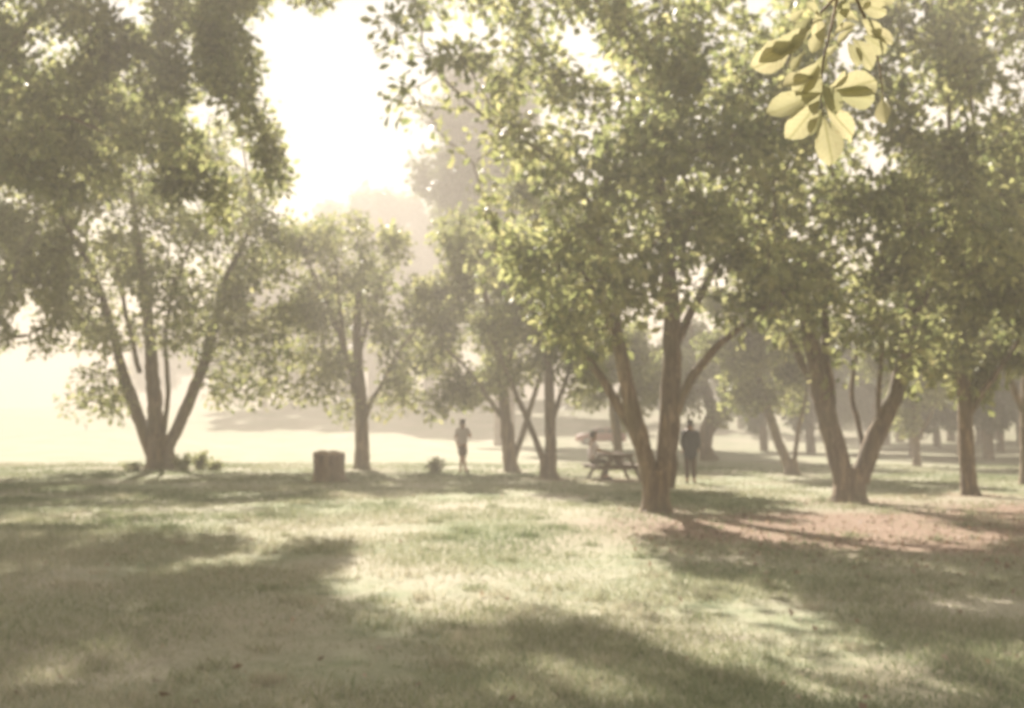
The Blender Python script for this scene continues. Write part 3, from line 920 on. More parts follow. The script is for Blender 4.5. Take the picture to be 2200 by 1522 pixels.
# ------------------------------------------------------------------ hanging sprig of a tree that stands beside the camera
def near_tree():
    base = np.array((4.6, 1.2, gz(4.6, 1.2)))
    root = empty('tree', base, 'tree with a low bough dangling a sprig of bright yellow-green leaves', 'tree')
    tp = np.array(((0, 0, -.08), (.05, -.05, 1.2), (-.05, -.1, 2.6), (.1, -.2, 4.2), (.2, -.3, 6.0)))
    q, r = resample(tp, np.array((.24, .21, .19, .15, .09)), .15)
    r = r * (1 + .4 * np.exp(-(q[:, 2]) / .25))
    link('trunk', tube_mesh('trunk', [(q, r)], 14, .08, 5), M['bark'], root, True)
    P = lambda px, py, d: at(px, py, d) - base
    lp = np.array((tp[2], (-1.2, .5, 3.5), (-2.4, 1.0, 3.55), P(1840, -130, 2.5), P(1810, -60, 2.5)))
    q, r = resample(lp, np.array((.07, .05, .03, .012, .008)), .08)
    link('limb', tube_mesh('limb', [(q, r)], 9, .06, 6), M['bark'], root, True)
    # crown above and behind the camera
    limbs = [np.array((tp[3], (-1.2, -1.5, 5.6), (-2.2, -2.6, 6.6))), np.array((tp[4], (1.0, -.6, 7.4), (1.6, -1.4, 8.4))), np.array((tp[3], (1.6, .9, 5.4), (2.8, 1.6, 6.2)))]
    stems = []
    for i, l in enumerate(limbs):
        rad = np.array((.09, .06, .03))
        q, r = resample(l, rad, .15)
        link('limb', tube_mesh('limb', [(q, r)], 9, .06, 7 + i), M['bark'], root, True)
        stems.append((l, rad, 2))
    B = [(np.array((-1.0, -2.4, 6.8)), np.array((2.6, 2.2, 1.5)), 1), (np.array((1.4, -1.0, 8.0)), np.array((2.6, 2.4, 1.6)), 1), (np.array((3.0, 1.4, 6.4)), np.array((2.0, 2.0, 1.4)), 1)]
    pos, par, ns = grow(stems, B, .32, 1.1, 55)
    chains, rad = branch_chains(pos, par, ns, .009)
    tag(link('twigs', tube_mesh('twigs', chains, 6, 0, 5), M['bark'], root, True), kind='stuff')
    g = np.random.default_rng(56)
    thin = np.arange(ns, len(pos))
    n = 26000
    pick = g.choice(thin, n)
    offs = g.normal(0, 1, (n, 3)); offs /= np.linalg.norm(offs, axis=1)[:, None]
    lpz = pos[pick] + offs * (.34 * g.random(n) ** .6)[:, None]
    tag(link('crown', leaf_mesh('crown', lpz, offs, .13, 57), M['leaf'], root), kind='stuff')

    # the sprig: three drooping shoots, each leaf a part
    sh_paths = [[(1810, -60, 2.5), (1790, 40, 2.48), (1768, 130, 2.46), (1762, 210, 2.45), (1770, 265, 2.44)],
                [(1822, -40, 2.5), (1850, 20, 2.52), (1872, 70, 2.55), (1888, 130, 2.56), (1897, 200, 2.55), (1898, 255, 2.54)],
                [(1800, -10, 2.5), (1740, 50, 2.44), (1700, 110, 2.42), (1690, 140, 2.42)]]
    sprig = None
    for i, s in enumerate(sh_paths):
        pts = np.array([P(*p) for p in s])
        q, r = resample(pts, np.linspace(.0042, .0015, len(pts)), .02)
        o = link('shoot', tube_mesh('shoot', [(q, r)], 6, 0, i), M['bark'], root, True)
        if i == 0:
            sprig = o
    # leaf blade: obovate, cupped along the midrib
    prof = [(0, .0), (.12, .10), (.3, .26), (.5, .40), (.68, .46), (.84, .38), (.95, .18), (1.0, .0)]
    vs, fs = [], []
    for t, w in prof:
        for s in (-1, -.5, 0, .5, 1):
            vs.append((s * w * .62 + .05 * t * t, t, abs(s) ** 1.5 * w * .30 - .22 * t * t + .03 * math.sin(9 * t + 2 * s)))
    for i in range(len(prof) - 1):
        for j in range(4):
            a = i * 5 + j
            fs.append((a, a + 1, a + 6, a + 5))
    def leaf_me(tone):
        me = mesh_np('leaf', np.array(vs), np.array(fs))
        add_attr(me, 'tone', np.full(len(vs), tone))
        me.materials.append(M['leaf_young'])
        me.polygons.foreach_set('use_smooth', [True] * len(me.polygons))
        return me
    blades = [leaf_me(t) for t in (.15, .4, .6, .85)]
    # (base px, base py) -> (tip px, tip py), depth, turn about own axis, size factor, tone
    L = [(1765, 40, 1735, 5, 2.45, .3, 1), (1745, 60, 1690, 95, 2.43, -.5, 2), (1755, 20, 1760, 85, 2.43, .2, 3), (1720, 85, 1640, 125, 2.42, .2, 2),
         (1700, 110, 1625, 145, 2.42, -.3, 3), (1730, 110, 1700, 150, 2.42, .9, 1), (1765, 130, 1712, 200, 2.44, .1, 2), (1758, 140, 1738, 232, 2.44, -.2, 1),
         (1765, 200, 1652, 240, 2.44, .15, 1), (1762, 215, 1700, 298, 2.43, -.1, 2), (1768, 250, 1792, 345, 2.43, .15, 2), (1770, 225, 1838, 290, 2.43, .25, 3),
         (1775, 205, 1888, 165, 2.45, .1, 2), (1785, 195, 1885, 215, 2.45, .8, 0), (1780, 190, 1820, 155, 2.46, 1.2, 3), (1800, 60, 1815, 0, 2.5, .2, 0),
         (1815, 10, 1870, -20, 2.52, .1, 1), (1850, 25, 1870, 2, 2.52, .2, 3), (1850, 40, 1895, 75, 2.52, .4, 2), (1860, 60, 1920, 85, 2.54, .1, 3), (1835, 60, 1800, 90, 2.5, .6, 2),
         (1800, 95, 1775, 120, 2.48, .2, 1), (1830, 80, 1880, 140, 2.5, -.4, 2), (1820, 90, 1850, 135, 2.49, .2, 1), (1800, 20, 1770, -20, 2.5, .1, 2), (1840, 5, 1905, 25, 2.53, .5, 2),
         (1897, 205, 1899, 258, 2.54, 1.35, 3), (1780, 110, 1755, 160, 2.46, .7, 0),
         (1745, 35, 1715, 70, 2.45, .6, 0), (1735, 75, 1668, 110, 2.41, -.4, 1), (1712, 100, 1655, 100, 2.43, .5, 3), (1775, 55, 1745, 110, 2.42, .9, 2), (1790, 75, 1835, 45, 2.48, -.3, 3),
         (1845, 45, 1810, 25, 2.5, .2, 2), (1855, 75, 1905, 110, 2.53, .7, 1), (1790, 10, 1825, -30, 2.5, .3, 3), (1765, 180, 1805, 235, 2.42, -.6, 0), (1760, 165, 1690, 175, 2.45, .6, 3),
         (1765, 235, 1745, 285, 2.44, .5, 0), (1730, 20, 1700, 45, 2.45, .2, 2), (1752, 5, 1722, -25, 2.46, .4, 3), (1870, 10, 1922, -5, 2.55, .4, 2)]
    for (bx, by, tx, ty, d, turn, tn) in L:
        a = P(bx, by, d); b = P(tx, ty, d - .015 + g.uniform(-.03, .03))
        ax = b - a
        ln = np.linalg.norm(ax)
        wf = g.uniform(.78, 1.05)
        y = Vector(ax / ln)
        vw = Vector((0, -1, .1)).normalized()       # blades roughly face the open side of the bough
        z = (vw - y * vw.dot(y)).normalized()
        z = Matrix.Rotation(turn * .7 + g.uniform(-.2, .2), 3, y) @ z
        x = y.cross(z)
        o = bpy.data.objects.new('leaf', blades[tn])
        COL.objects.link(o)
        o.parent = sprig
        mw = Matrix(((x.x, y.x, z.x), (x.y, y.y, z.y), (x.z, y.z, z.z))).to_4x4()
        o.matrix_local = Matrix.Translation(Vector(a)) @ mw @ Matrix.Diagonal((ln * wf, ln, ln * .8, 1))


near_tree()

# ------------------------------------------------------------------ stump
def make_stump():
    b = ground_at(706, 1036)
    root = empty('tree_stump', b, 'sawn-off thick tree stump standing on the shaded strip of grass', 'tree stump')
    k = b[1] / FPX
    n = 44
    g = np.random.default_rng(9)
    a = np.linspace(0, 2 * np.pi, n, endpoint=False)
    ridge = 1 + .05 * np.sin(a * 7 + .5) + .045 * np.sin(a * 13 + 1.3) + .03 * g.normal(0, 1, n)
    lobes = np.maximum(0, np.cos(a * 5 + .9)) ** 2 * (0.6 + .4 * np.cos(a - .1))
    H = 62 * k
    R0 = 31 * k
    rows = []
    for t in (-.06, 0.0, .06, .14, .25, .4, .55, .7, .85, .96, 1.0):
        flare = math.exp(-max(t, 0) / .13)
        rr = R0 * (1.0 + .05 * t + .10 * flare) * ridge * (1 + .75 * flare * lobes) * (1 + .012 * g.normal(0, 1, n))
        zz = H * t + ((0.05 * np.cos(a - 2.0) + .018 * np.sin(a * 6)) if t > .9 else 0 * a)
        if t == 1.0: rr = rr * .97
        rows.append(np.stack([rr * np.cos(a), rr * np.sin(a), zz], 1))
    V = np.concatenate(rows)
    m = len(rows)
    idx = np.arange(m * n).reshape(m, n)
    nx = np.roll(idx, -1, 1)
    F = np.stack([idx[:-1].ravel(), nx[:-1].ravel(), nx[1:].ravel(), idx[1:].ravel()], 1)
    link('bark_body', mesh_np('bark_body', V, F), M['stump_bark'], root, True)
    # cut face
    top = rows[-1]
    vs = [top * [f, f, 1] + [0, 0, .004] for f in (1.0, .7, .4)]
    vs = np.concatenate(vs + [np.array([[0, 0, H + .004]])])
    idx = np.arange(3 * n).reshape(3, n)
    nx = np.roll(idx, -1, 1)
    F = np.concatenate([np.stack([idx[:-1].ravel(), nx[:-1].ravel(), nx[1:].ravel()], 1), np.stack([idx[:-1].ravel(), nx[1:].ravel(), idx[1:].ravel()], 1),
                        np.stack([idx[2], nx[2], np.full(n, 3 * n)], 1)])
    m_, nn, out = new_mat('cut_wood')
    tc = nn.nodes.new('ShaderNodeTexCoord')
    w = nn.nodes.new('ShaderNodeTexWave'); w.wave_type = 'RINGS'; w.rings_direction = 'Z'
    w.inputs['Scale'].default_value = 9; w.inputs['Distortion'].default_value = 2.5
    nn.links.new(tc.outputs['Object'], w.inputs['Vector'])
    c = ramp(nn, w.outputs['Fac'], [(0, (.20, .14, .08)), (1, (.36, .27, .17))])
    bs = principled(nn, Roughness=.9); nn.links.new(c, bs.inputs['Base Color']); nn.links.new(bs.outputs['BSDF'], out.inputs['Surface'])
    link('cut_face', mesh_np('cut_face', vs, F), m_, root)


make_stump()

# ------------------------------------------------------------------ boxes and the picnic table
def box_me(name, size, bevel=.006):
    bm = bmesh.new()
    bmesh.ops.create_cube(bm, size=1)
    bmesh.ops.scale(bm, vec=size, verts=bm.verts)
    if bevel:
        bmesh.ops.bevel(bm, geom=bm.edges[:], offset=bevel, segments=1, affect='EDGES')
    me = bpy.data.meshes.new(name)
    bm.to_mesh(me); bm.free()
    return me


M['wood'] = simple_mat('weathered_wood', (.13, .095, .06), .85, .35, 14, bump=.3)


def make_table():
    d = 29.8
    x = (1318 - 1100) / FPX * d
    root = empty('picnic_table', (x, d, gz(x, d)), 'weathered brown picnic table with attached benches under the trees', 'picnic table')
    root.rotation_euler = (0, 0, R(8))
    L = 1.9
    plank = box_me('plank', (.142, L, .042)); plank.materials.append(M['wood'])
    for i in range(5):
        o = link('tabletop_plank', plank, None, root); o.location = ((i - 2) * .15, 0, .755)
    for s in (-1, 1):
        for j in (0, 1):
            o = link('bench_plank', plank, None, root); o.location = (s * (.58 + .15 * j), 0, .44)
    beam = box_me('crossbeam', (1.5, .05, .09)); beam.materials.append(M['wood'])
    tb = box_me('top_batten', (.72, .05, .075)); tb.materials.append(M['wood'])
    ln = math.hypot(.36, .71)
    leg = box_me('leg', (.09, .05, ln)); leg.materials.append(M['wood'])
    for e in (-1, 1):
        y = e * L * .36
        o = link('crossbeam', beam, None, root); o.location = (0, y, .372)
        o = link('top_batten', tb, None, root); o.location = (0, y, .694)
        for s in (-1, 1):
            o = link('leg', leg, None, root); o.location = (s * .44, y + .052 * e, .36)
            o.rotation_euler = (0, -s * math.atan2(.36, .71), 0)
    br = box_me('brace', (.05, .72, .07)); br.materials.append(M['wood'])
    for e in (-1, 1):
        o = link('brace', br, None, root); o.location = (0, e * .34, .53); o.rotation_euler = (-e * R(28), 0, 0)
    return x, d


TX, TD = make_table()

# ------------------------------------------------------------------ people (skin-modifier figures)
def skin_obj(name, verts, edges, radii, root_i, mat, parent, sub=2):
    me = bpy.data.meshes.new(name + '_src')
    me.from_pydata([tuple(v) for v in verts], edges, [])
    ob = bpy.data.objects.new(name + '_src', me)
    COL.objects.link(ob)
    md = ob.modifiers.new('skin', 'SKIN')
    md.use_smooth_shade = True
    sv = me.skin_vertices[0].data
    for i, r in enumerate(radii):
        sv[i].radius = (r, r) if not isinstance(r, tuple) else r
        sv[i].use_root = (i == root_i)
    sb = ob.modifiers.new('sub', 'SUBSURF'); sb.levels = sub; sb.render_levels = sub
    dg = bpy.context.evaluated_depsgraph_get()
    res = bpy.data.meshes.new_from_object(ob.evaluated_get(dg))
    res.name = name
    bpy.data.objects.remove(ob)
    bpy.data.meshes.remove(me)
    res.materials.clear()
    return link(name, res, mat, parent, True)


M['skin'] = simple_mat('skin', (.34, .20, .13), .6, .08, 30)
M['hair'] = simple_mat('hair', (.035, .026, .02), .7, .3, 60)
M['shirt_grey'] = simple_mat('shirt_grey', (.42, .38, .37), .9, .1, 30)
M['shorts'] = simple_mat('shorts_brown', (.10, .075, .045), .9, .15, 30)
M['shoe'] = simple_mat('shoe', (.06, .055, .05), .7, .2, 30)
M['shirt_lilac'] = simple_mat('shirt_lilac', (.66, .58, .60), .9, .1, 30)
M['trousers'] = simple_mat('trousers_olive', (.085, .072, .045), .9, .15, 30)
M['jacket'] = simple_mat('jacket_navy', (.045, .05, .065), .85, .2, 30)
M['trousers_brown'] = simple_mat('trousers_brown', (.09, .065, .05), .9, .2, 30)


def person(label, loc, rz, J, top_mat, leg_mat, leg_kind, sleeve, hem, bulk=1.0, group=None):
    """J: joint positions in metres (figure faces -y); the body is one skinned mesh, clothes are children"""
    root = empty('person', loc, label, 'person', group)
    root.rotation_euler = (0, 0, rz)
    J = {k: Vector(v) for k, v in J.items()}
    names = ['pelvis', 'waist', 'chest', 'collar', 'neck', 'chin', 'skull', 'crown_top',
             'shL', 'elL', 'wrL', 'haL', 'shR', 'elR', 'wrR', 'haR',
             'hipL', 'knL', 'anL', 'heL', 'toL', 'hipR', 'knR', 'anR', 'heR', 'toR']
    up = (J['head'] - J['neck']).normalized()
    fwd = J.get('look', Vector((0, -1, 0)))
    J['chin'] = J['neck'] + up * .045 + fwd * .015
    J['skull'] = J['head']
    J['crown_top'] = J['head'] + up * .075
    for s in 'LR':
        J['ha' + s] = J['wr' + s] + (J['wr' + s] - J['el' + s]).normalized() * .07
        f = J.get('foot' + s, Vector((0, -1, 0)))
        J['he' + s] = J['an' + s] - f * .045 + Vector((0, 0, -.055))
        J['to' + s] = J['an' + s] + f * .17 + Vector((0, 0, -.062))
    vi = {n: i for i, n in enumerate(names)}
    V = [J[n] for n in names]
    rad = dict(pelvis=(.15, .11), waist=(.135, .10), chest=(.155, .11), collar=(.11, .085), neck=.058, chin=.066, skull=.088, crown_top=.062,
               shL=.062, elL=.043, wrL=.03, haL=.035, shR=.062, elR=.043, wrR=.03, haR=.035,
               hipL=.088, knL=.06, anL=.042, heL=.04, toL=.036, hipR=.088, knR=.06, anR=.042, heR=.04, toR=.036)
    E = [('pelvis', 'waist'), ('waist', 'chest'), ('chest', 'collar'), ('collar', 'neck'), ('neck', 'chin'), ('chin', 'skull'), ('skull', 'crown_top')]
    for s in 'LR':
        E += [('collar', 'sh' + s), ('sh' + s, 'el' + s), ('el' + s, 'wr' + s), ('wr' + s, 'ha' + s),
              ('pelvis', 'hip' + s), ('hip' + s, 'kn' + s), ('kn' + s, 'an' + s), ('an' + s, 'he' + s), ('an' + s, 'to' + s)]
    # fingers and thumb grow from the hand
    for s in 'LR':
        hd = (J['wr' + s] - J['el' + s]).normalized()
        sdv = hd.cross(Vector((0, 0, 1)))
        if sdv.length < .3: sdv = Vector((0, 1, 0))
        sdv.normalize()
        for fi, (o_, l_) in enumerate(((-.028, .06), (-.010, .075), (.009, .07), (.027, .055))):
            a = len(V)
            V.append(J['ha' + s] + sdv * o_ + hd * (.03 + l_ * .5)); V.append(J['ha' + s] + sdv * o_ + hd * (.025 + l_) + Vector((0, 0, -.012)))
            E += [('ha' + s, a), (a, a + 1)]
            rad[a] = .010; rad[a + 1] = .008
        a = len(V)
        V.append(J['ha' + s] - sdv * .05 + hd * .01)
        V.append(J['ha' + s] - sdv * .062 + hd * .04)
        E += [('ha' + s, a), (a, a + 1)]
        rad[a] = .012; rad[a + 1] = .009
    ed = [(vi.get(a, a), vi.get(b, b)) for a, b in E]
    rl = [rad[names[i]] if i < len(names) else rad[i] for i in range(len(V))]
    skin_obj('body', V, ed, rl, 0, M['skin'], root)
    # top: torso and sleeves
    tv = [J['pelvis'] + Vector((0, 0, hem)), J['waist'], J['chest'], J['collar'], J['collar'] + (J['neck'] - J['collar']) * .35]
    tr = [(.175, .135), (.162, .125), (.178, .132), (.125, .10), (.075, .07)]
    tr = [(a * bulk, b * bulk) for a, b in tr]
    te = [(0, 1), (1, 2), (2, 3), (3, 4)]
    for s in 'LR':
        a = len(tv)
        if sleeve > 1:
            tv += [J['sh' + s], J['el' + s], J['el' + s] + (J['wr' + s] - J['el' + s]) * .92]
            tr += [.082, .062, .048]
            te += [(3, a), (a, a + 1), (a + 1, a + 2)]
        else:
            tv += [J['sh' + s], J['sh' + s] + (J['el' + s] - J['sh' + s]) * sleeve]
            tr += [.08, .072]
            te += [(3, a), (a, a + 1)]
    skin_obj('top', tv, te, tr, 0, top_mat, root)
    lv = [J['waist'] * .35 + J['pelvis'] * .65, J['pelvis']]
    lr = [(.15, .115), (.168, .128)]
    le = [(0, 1)]
    for s in 'LR':
        a = len(lv)
        if leg_kind == 'shorts':
            lv += [J['hip' + s], J['hip' + s] + (J['kn' + s] - J['hip' + s]) * .85]
            lr += [.108, .098]
            le += [(1, a), (a, a + 1)]
        else:
            lv += [J['hip' + s], J['kn' + s], J['kn' + s] + (J['an' + s] - J['kn' + s]) * .93]
            lr += [.108, .080, .066]
            le += [(1, a), (a, a + 1), (a + 1, a + 2)]
    skin_obj(leg_kind, lv, le, lr, 1, leg_mat, root)
    for s in 'LR':
        f = J.get('foot' + s, Vector((0, -1, 0)))
        skin_obj('shoe', [J['an' + s] + Vector((0, 0, .01)), J['an' + s] + Vector((0, 0, -.035)), J['he' + s], J['to' + s] + f * .02], [(0, 1), (1, 2), (1, 3)], [.05, .052, .046, .042], 1, M['shoe'], root)
    # hair cap over the back and top of the skull
    hb = J['head'] - fwd * .022
    skin_obj('hair', [hb - up * .04 - fwd * .02, hb + up * .02, hb + up * .075], [(0, 1), (1, 2)], [.072, .093, .066], 1, M['hair'], root)
    # face: nose, eyes, mouth, ears
    fw = fwd.normalized()
    rt = fw.cross(up).normalized()
    for nm, p, r, mt in [('nose', J['head'] + fw * .090 - up * .012, .014, 'skin')] + [('eye', J['head'] + fw * .078 + rt * e * .032 + up * .008, .011, 'hair') for e in (-1, 1)] + \
            [('ear', J['head'] + rt * e * .086 - up * .005, .02, 'skin') for e in (-1, 1)] + [('mouth', J['head'] + fw * .078 - up * .050, .012, 'hair')]:
        bm = bmesh.new()
        bmesh.ops.create_uvsphere(bm, u_segments=8, v_segments=6, radius=r)
        me = bpy.data.meshes.new(nm); bm.to_mesh(me); bm.free()
        o = link(nm, me, M[mt], root, True)
        o.location = p
    return root


# standing / strolling figure in grey shirt and dark shorts, one elbow out
b = ground_at(994, 1017)
person('person in grey shirt and dark shorts standing out on the open grass', b, R(165),
       dict(pelvis=(0, 0, .95), waist=(0, .01, 1.10), chest=(0, .0, 1.30), collar=(0, .0, 1.46), neck=(0, -.01, 1.53), head=(.01, -.02, 1.66),
            shL=(.18, 0, 1.42), elL=(.23, .05, 1.16), wrL=(.20, -.06, .94), shR=(-.18, 0, 1.42), elR=(-.27, -.02, 1.20), wrR=(-.16, -.20, 1.22),
            hipL=(.09, 0, .88), knL=(.05, -.03, .48), anL=(.07, .03, .095), hipR=(-.09, 0, .88), knR=(-.04, .0, .48), anR=(-.10, -.04, .095), footL=(.35, -.93, 0), footR=(-.4, -.9, 0)),
       M['shirt_grey'], M['shorts'], 'shorts', .62, -.04, 1.1)

# seated figure, side on, facing right along the table end
bx, by = TX - .66, TD - .25
person('person in pale lilac shirt seated on the picnic bench facing the table', (bx, by, gz(bx, by)), R(90 + 4),
       dict(pelvis=(0, .02, .575), waist=(0, .03, .74), chest=(0, .0, .95), collar=(0, -.02, 1.10), neck=(0, -.03, 1.17), head=(0, -.05, 1.31),
            shL=(.19, -.02, 1.07), elL=(.24, -.20, .86), wrL=(.12, -.43, .815), shR=(-.19, -.02, 1.07), elR=(-.25, -.18, .86), wrR=(-.13, -.42, .815),
            hipL=(.10, -.04, .56), knL=(.13, -.43, .545), anL=(.13, -.44, .095), hipR=(-.10, -.04, .56), knR=(-.12, -.40, .545), anR=(-.12, -.30, .095)),
       M['shirt_lilac'], M['trousers'], 'trousers', .75, -.03)

# standing figure in long dark jacket, seen from behind
b = ground_at(1484, 1039)
person('person in long navy jacket standing with back turned beside the big forked trunk', b, R(172),
       dict(pelvis=(0, 0, .94), waist=(0, .01, 1.10), chest=(0, .0, 1.30), collar=(0, .0, 1.45), neck=(0, -.015, 1.52), head=(.0, -.04, 1.64),
            shL=(.19, 0, 1.41), elL=(.235, .02, 1.14), wrL=(.20, -.12, .95), shR=(-.19, 0, 1.41), elR=(-.235, .02, 1.14), wrR=(-.20, -.10, .94),
            hipL=(.09, 0, .88), knL=(.09, -.02, .48), anL=(.10, .02, .095), hipR=(-.09, 0, .88), knR=(-.08, -.02, .48), anR=(-.10, .0, .095)),
       M['jacket'], M['trousers_brown'], 'trousers', 2, -.30, 1.25)

# ------------------------------------------------------------------ far car
def make_car():
    d = 84.0
    x = (1290 - 1100) / FPX * d
    root = empty('parked_car', (x, d, gz(x, d)), 'small reddish car parked far off across the sunlit field', 'car')
    root.rotation_euler = (0, 0, R(4))
    M['car_paint'] = simple_mat('car_paint', (.30, .10, .08), .35, .05, 5)
    M['car_glass'] = simple_mat('car_glass', (.03, .035, .04), .1, .1, 5)
    M['tyre'] = simple_mat('tyre', (.02, .02, .02), .8, .2, 30)
    M['rim'] = simple_mat('rim', (.4, .4, .4), .4, .1, 30, .8)
    M['lamp'] = simple_mat('car_lamp', (.6, .58, .5), .2, .1, 30)

    def prism(name, outline, w, mat, inset=0.0):
        bm = bmesh.new()
        f = [bm.verts.new((p[0], -w, p[1])) for p in outline]
        b_ = [bm.verts.new((p[0], w, p[1])) for p in outline]
        bm.faces.new(f); bm.faces.new(b_[::-1])
        n = len(outline)
        for i in range(n):
            bm.faces.new((f[i], b_[i], b_[(i + 1) % n], f[(i + 1) % n]))
        bmesh.ops.recalc_face_normals(bm, faces=bm.faces)
        bmesh.ops.bevel(bm, geom=bm.edges[:], offset=.05, segments=2, affect='EDGES')
        me = bpy.data.meshes.new(name); bm.to_mesh(me); bm.free()
        return link(name, me, mat, root, True)
    prism('body', [(-2.0, .28), (-2.05, .62), (-1.95, .82), (-1.05, .95), (1.9, .98), (2.0, .80), (1.98, .28)], .82, M['car_paint'])
    prism('cabin', [(-1.0, .90), (-.35, 1.40), (1.35, 1.44), (1.88, .93)], .70, M['car_paint'])
    for s in (-1, 1):
        for (x0, x1, xa, xb) in ((-.78, .30, -.28, .30), (.40, 1.55, .40, 1.22)):
            v = np.array(((x0, s * .704, .97), (x1, s * .704, .97), (xb, s * .704, 1.36), (xa, s * .704, 1.35)))
            me = mesh_np('window', np.concatenate([v, v + [0, s * .012, 0]]), np.array(((0, 1, 2, 3), (4, 5, 6, 7), (0, 1, 5, 4), (1, 2, 6, 5), (2, 3, 7, 6), (3, 0, 4, 7))))
            link('window', me, M['car_glass'], root)
        for xx in (-1.28, 1.28):
            bm = bmesh.new()
            bmesh.ops.create_cone(bm, cap_ends=True, segments=24, radius1=.31, radius2=.31, depth=.2)
            bmesh.ops.bevel(bm, geom=bm.edges[:], offset=.02, segments=2, affect='EDGES')
            me = bpy.data.meshes.new('wheel'); bm.to_mesh(me); bm.free()
            o = link('wheel', me, M['tyre'], root, True); o.rotation_euler = (R(90), 0, 0); o.location = (xx, s * .76, .31)
            bm = bmesh.new()
            bmesh.ops.create_cone(bm, cap_ends=True, segments=20, radius1=.19, radius2=.17, depth=.22)
            me = bpy.data.meshes.new('rim'); bm.to_mesh(me); bm.free()
            r_ = link('rim', me, M['rim'], o)
        o = link('headlight', box_me('headlight', (.12, .3, .13), .03), M['lamp'], root); o.location = (-2.0, s * .58, .70)
    ws = np.array(((-1.02, -.62, .96), (-1.02, .62, .96), (-.42, .58, 1.38), (-.42, -.58, 1.38)))
    me = mesh_np('windscreen', np.concatenate([ws + [-.02, 0, .015], ws + [.01, 0, -.01]]), np.array(((0, 1, 2, 3), (4, 5, 6, 7), (0, 1, 5, 4), (1, 2, 6, 5), (2, 3, 7, 6), (3, 0, 4, 7))))
    link('windscreen', me, M['car_glass'], root)


make_car()

# ------------------------------------------------------------------ low shrubs
def shrub(px, py, w, h, n, seed, label):
    b = ground_at(px, py)
    root = empty('shrub', b, label, 'shrub', 'low shrubs on the lawn')
    k = b[1] / FPX
    g = np.random.default_rng(seed)
    chains, tips = [], []
    for i in range(9):
        a = g.uniform(0, 6.28)
        e = np.array((math.cos(a) * w * k * .5 * g.uniform(.3, 1), math.sin(a) * w * k * .4 * g.uniform(.3, 1), h * k * g.uniform(.5, 1)))
        q, r = resample(np.array(((0, 0, -.03), e * .45 + g.normal(0, .03, 3), e)), np.array((.012, .009, .004)), .08)
        chains.append((q, r)); tips.append(q[len(q) // 3:])
    link('stem', tube_mesh('stem', chains, 6, 0, seed), M['bark'], root, True)
    tp = np.concatenate(tips)
    p = tp[g.integers(0, len(tp), n)]
    offs = g.normal(0, 1, (n, 3)); offs /= np.linalg.norm(offs, axis=1)[:, None]
    p = p + offs * (.13 * g.random(n))[:, None]
    p[:, 2] = np.maximum(p[:, 2], .03)
    tag(link('foliage', leaf_mesh('foliage', p, offs, .10, seed), M['leaf'], root), kind='stuff')


shrub(428, 1010, 46, 36, 800, 61, 'dark little shrub growing beside the many-stemmed tree')
shrub(392, 1012, 46, 40, 800, 62, 'leafy sucker shrub against the thick base of the many-stemmed tree')
shrub(458, 1012, 40, 22, 500, 63, 'smallest shrub past the dark one by the many stems')
shrub(930, 1018, 60, 30, 700, 64, 'pale low shrub on the grass left of the standing person')
shrub(280, 1012, 70, 18, 450, 65, 'low spreading weed clump on the left of the many stems')

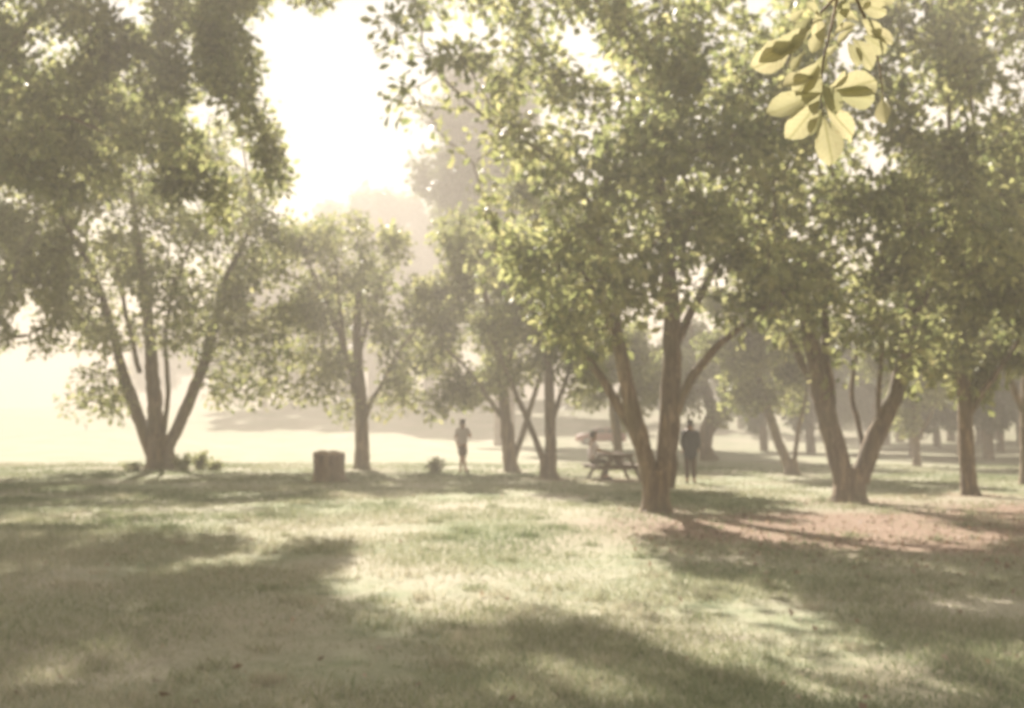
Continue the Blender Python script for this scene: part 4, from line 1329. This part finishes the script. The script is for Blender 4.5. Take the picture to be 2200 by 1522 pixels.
# ------------------------------------------------------------------ grass and fallen leaves
def grass():
    g = np.random.default_rng(77)
    n = 330000
    # distance distribution: dense near, thinner far
    y = 4.2 * (42 / 4.2) ** g.random(n)
    x = (g.random(n) * 1.16 - .58) * y
    x = x + g.normal(0, .1, n)
    keep = g.random(n) > earth_mask(x, y) * .9
    pn = vnoise(np.stack([x * .9, y * .9, 0 * x + 4], 1))
    keep &= g.random(n) < np.clip((pn - .12) * 2.2, .12, 1)
    x, y, pn = x[keep], y[keep], pn[keep]
    n0 = len(x)
    nc = 300
    cy_ = 4.6 * (24 / 4.6) ** g.random(nc)
    cx_ = (g.random(nc) * 1.16 - .58) * cy_
    ci = np.repeat(np.arange(nc), 70)
    cr = np.repeat(g.uniform(.05, .16, nc), 70)
    x = np.concatenate([x, cx_[ci] + g.normal(0, 1, len(ci)) * cr])
    y = np.concatenate([y, cy_[ci] + g.normal(0, 1, len(ci)) * cr])
    pn = np.concatenate([pn, 0.9 + 0.9 * np.repeat(g.random(nc), 70)])
    n = len(x)
    z = terrain(x, y) - .004
    h = g.uniform(.018, .052, n) * (1 + .02 * y) * (.7 + .8 * pn)
    w = .0028 * (1 + .14 * y) * g.uniform(.7, 1.3, n)
    a = g.uniform(0, 2 * np.pi, n)
    le = g.uniform(.2, 1.1, n) * h
    b = g.uniform(0, 2 * np.pi, n)
    p0 = np.stack([x - np.cos(a) * w, y - np.sin(a) * w, z], 1)
    p1 = np.stack([x + np.cos(a) * w, y + np.sin(a) * w, z], 1)
    p2 = np.stack([x + np.cos(b) * le, y + np.sin(b) * le, z + h], 1)
    V = np.stack([p0, p1, p2], 1).reshape(-1, 3)
    F = np.arange(n * 3).reshape(-1, 3)
    me = mesh_np('grass', V, F)
    tone = g.normal(.38, .2, n) + (vnoise(np.stack([x * .35, y * .35, 0 * x + 8], 1)) - .45) * .9
    tone[n0:] += np.repeat(g.choice([-.15, .1, .4], nc), 70)
    tone = np.clip(tone, 0, 1)
    add_attr(me, 'tone', np.repeat(tone, 3))
    tag(link('grass', me, M['grass']), 'short mixed green and straw-dry grass over the lawn', 'grass', kind='stuff')
    # fallen leaves
    n = 20000
    y = 4.4 * (30 / 4.4) ** g.random(n)
    x = (g.random(n) * 1.2 - .6) * y
    keep = g.random(n) < .015 + .9 * earth_mask(x, y) * (y > 10) * (x > 1.5)
    x, y = x[keep], y[keep]
    n = len(x)
    p = np.stack([x, y, terrain(x, y) + g.uniform(.004, .03, n)], 1)
    d = g.normal(0, 1, (n, 3)); d[:, 2] = .2
    me = leaf_mesh('leaf_litter', p, d * 1.5, .07, 78, -.1)
    tag(link('leaf_litter', me, M['litter']), 'dry fallen leaves scattered over the bare ground', 'fallen leaves', kind='stuff')


grass()

# ------------------------------------------------------------------ haze
def haze():
    me = box_me('haze', (1300, 1200, 44), 0)
    m, n, out = new_mat('haze')
    v = n.nodes.new('ShaderNodeVolumePrincipled')
    v.inputs['Color'].default_value = (.59, .55, .50, 1)
    v.inputs['Density'].default_value = 0.0082
    v.inputs['Anisotropy'].default_value = 0.15
    n.links.new(v.outputs['Volume'], out.inputs['Volume'])
    o = link('haze', me, m)
    o.location = (0, 260, 20.5)
    tag(o, 'pale sunlit haze hanging in the park air', 'haze', kind='stuff')


haze()
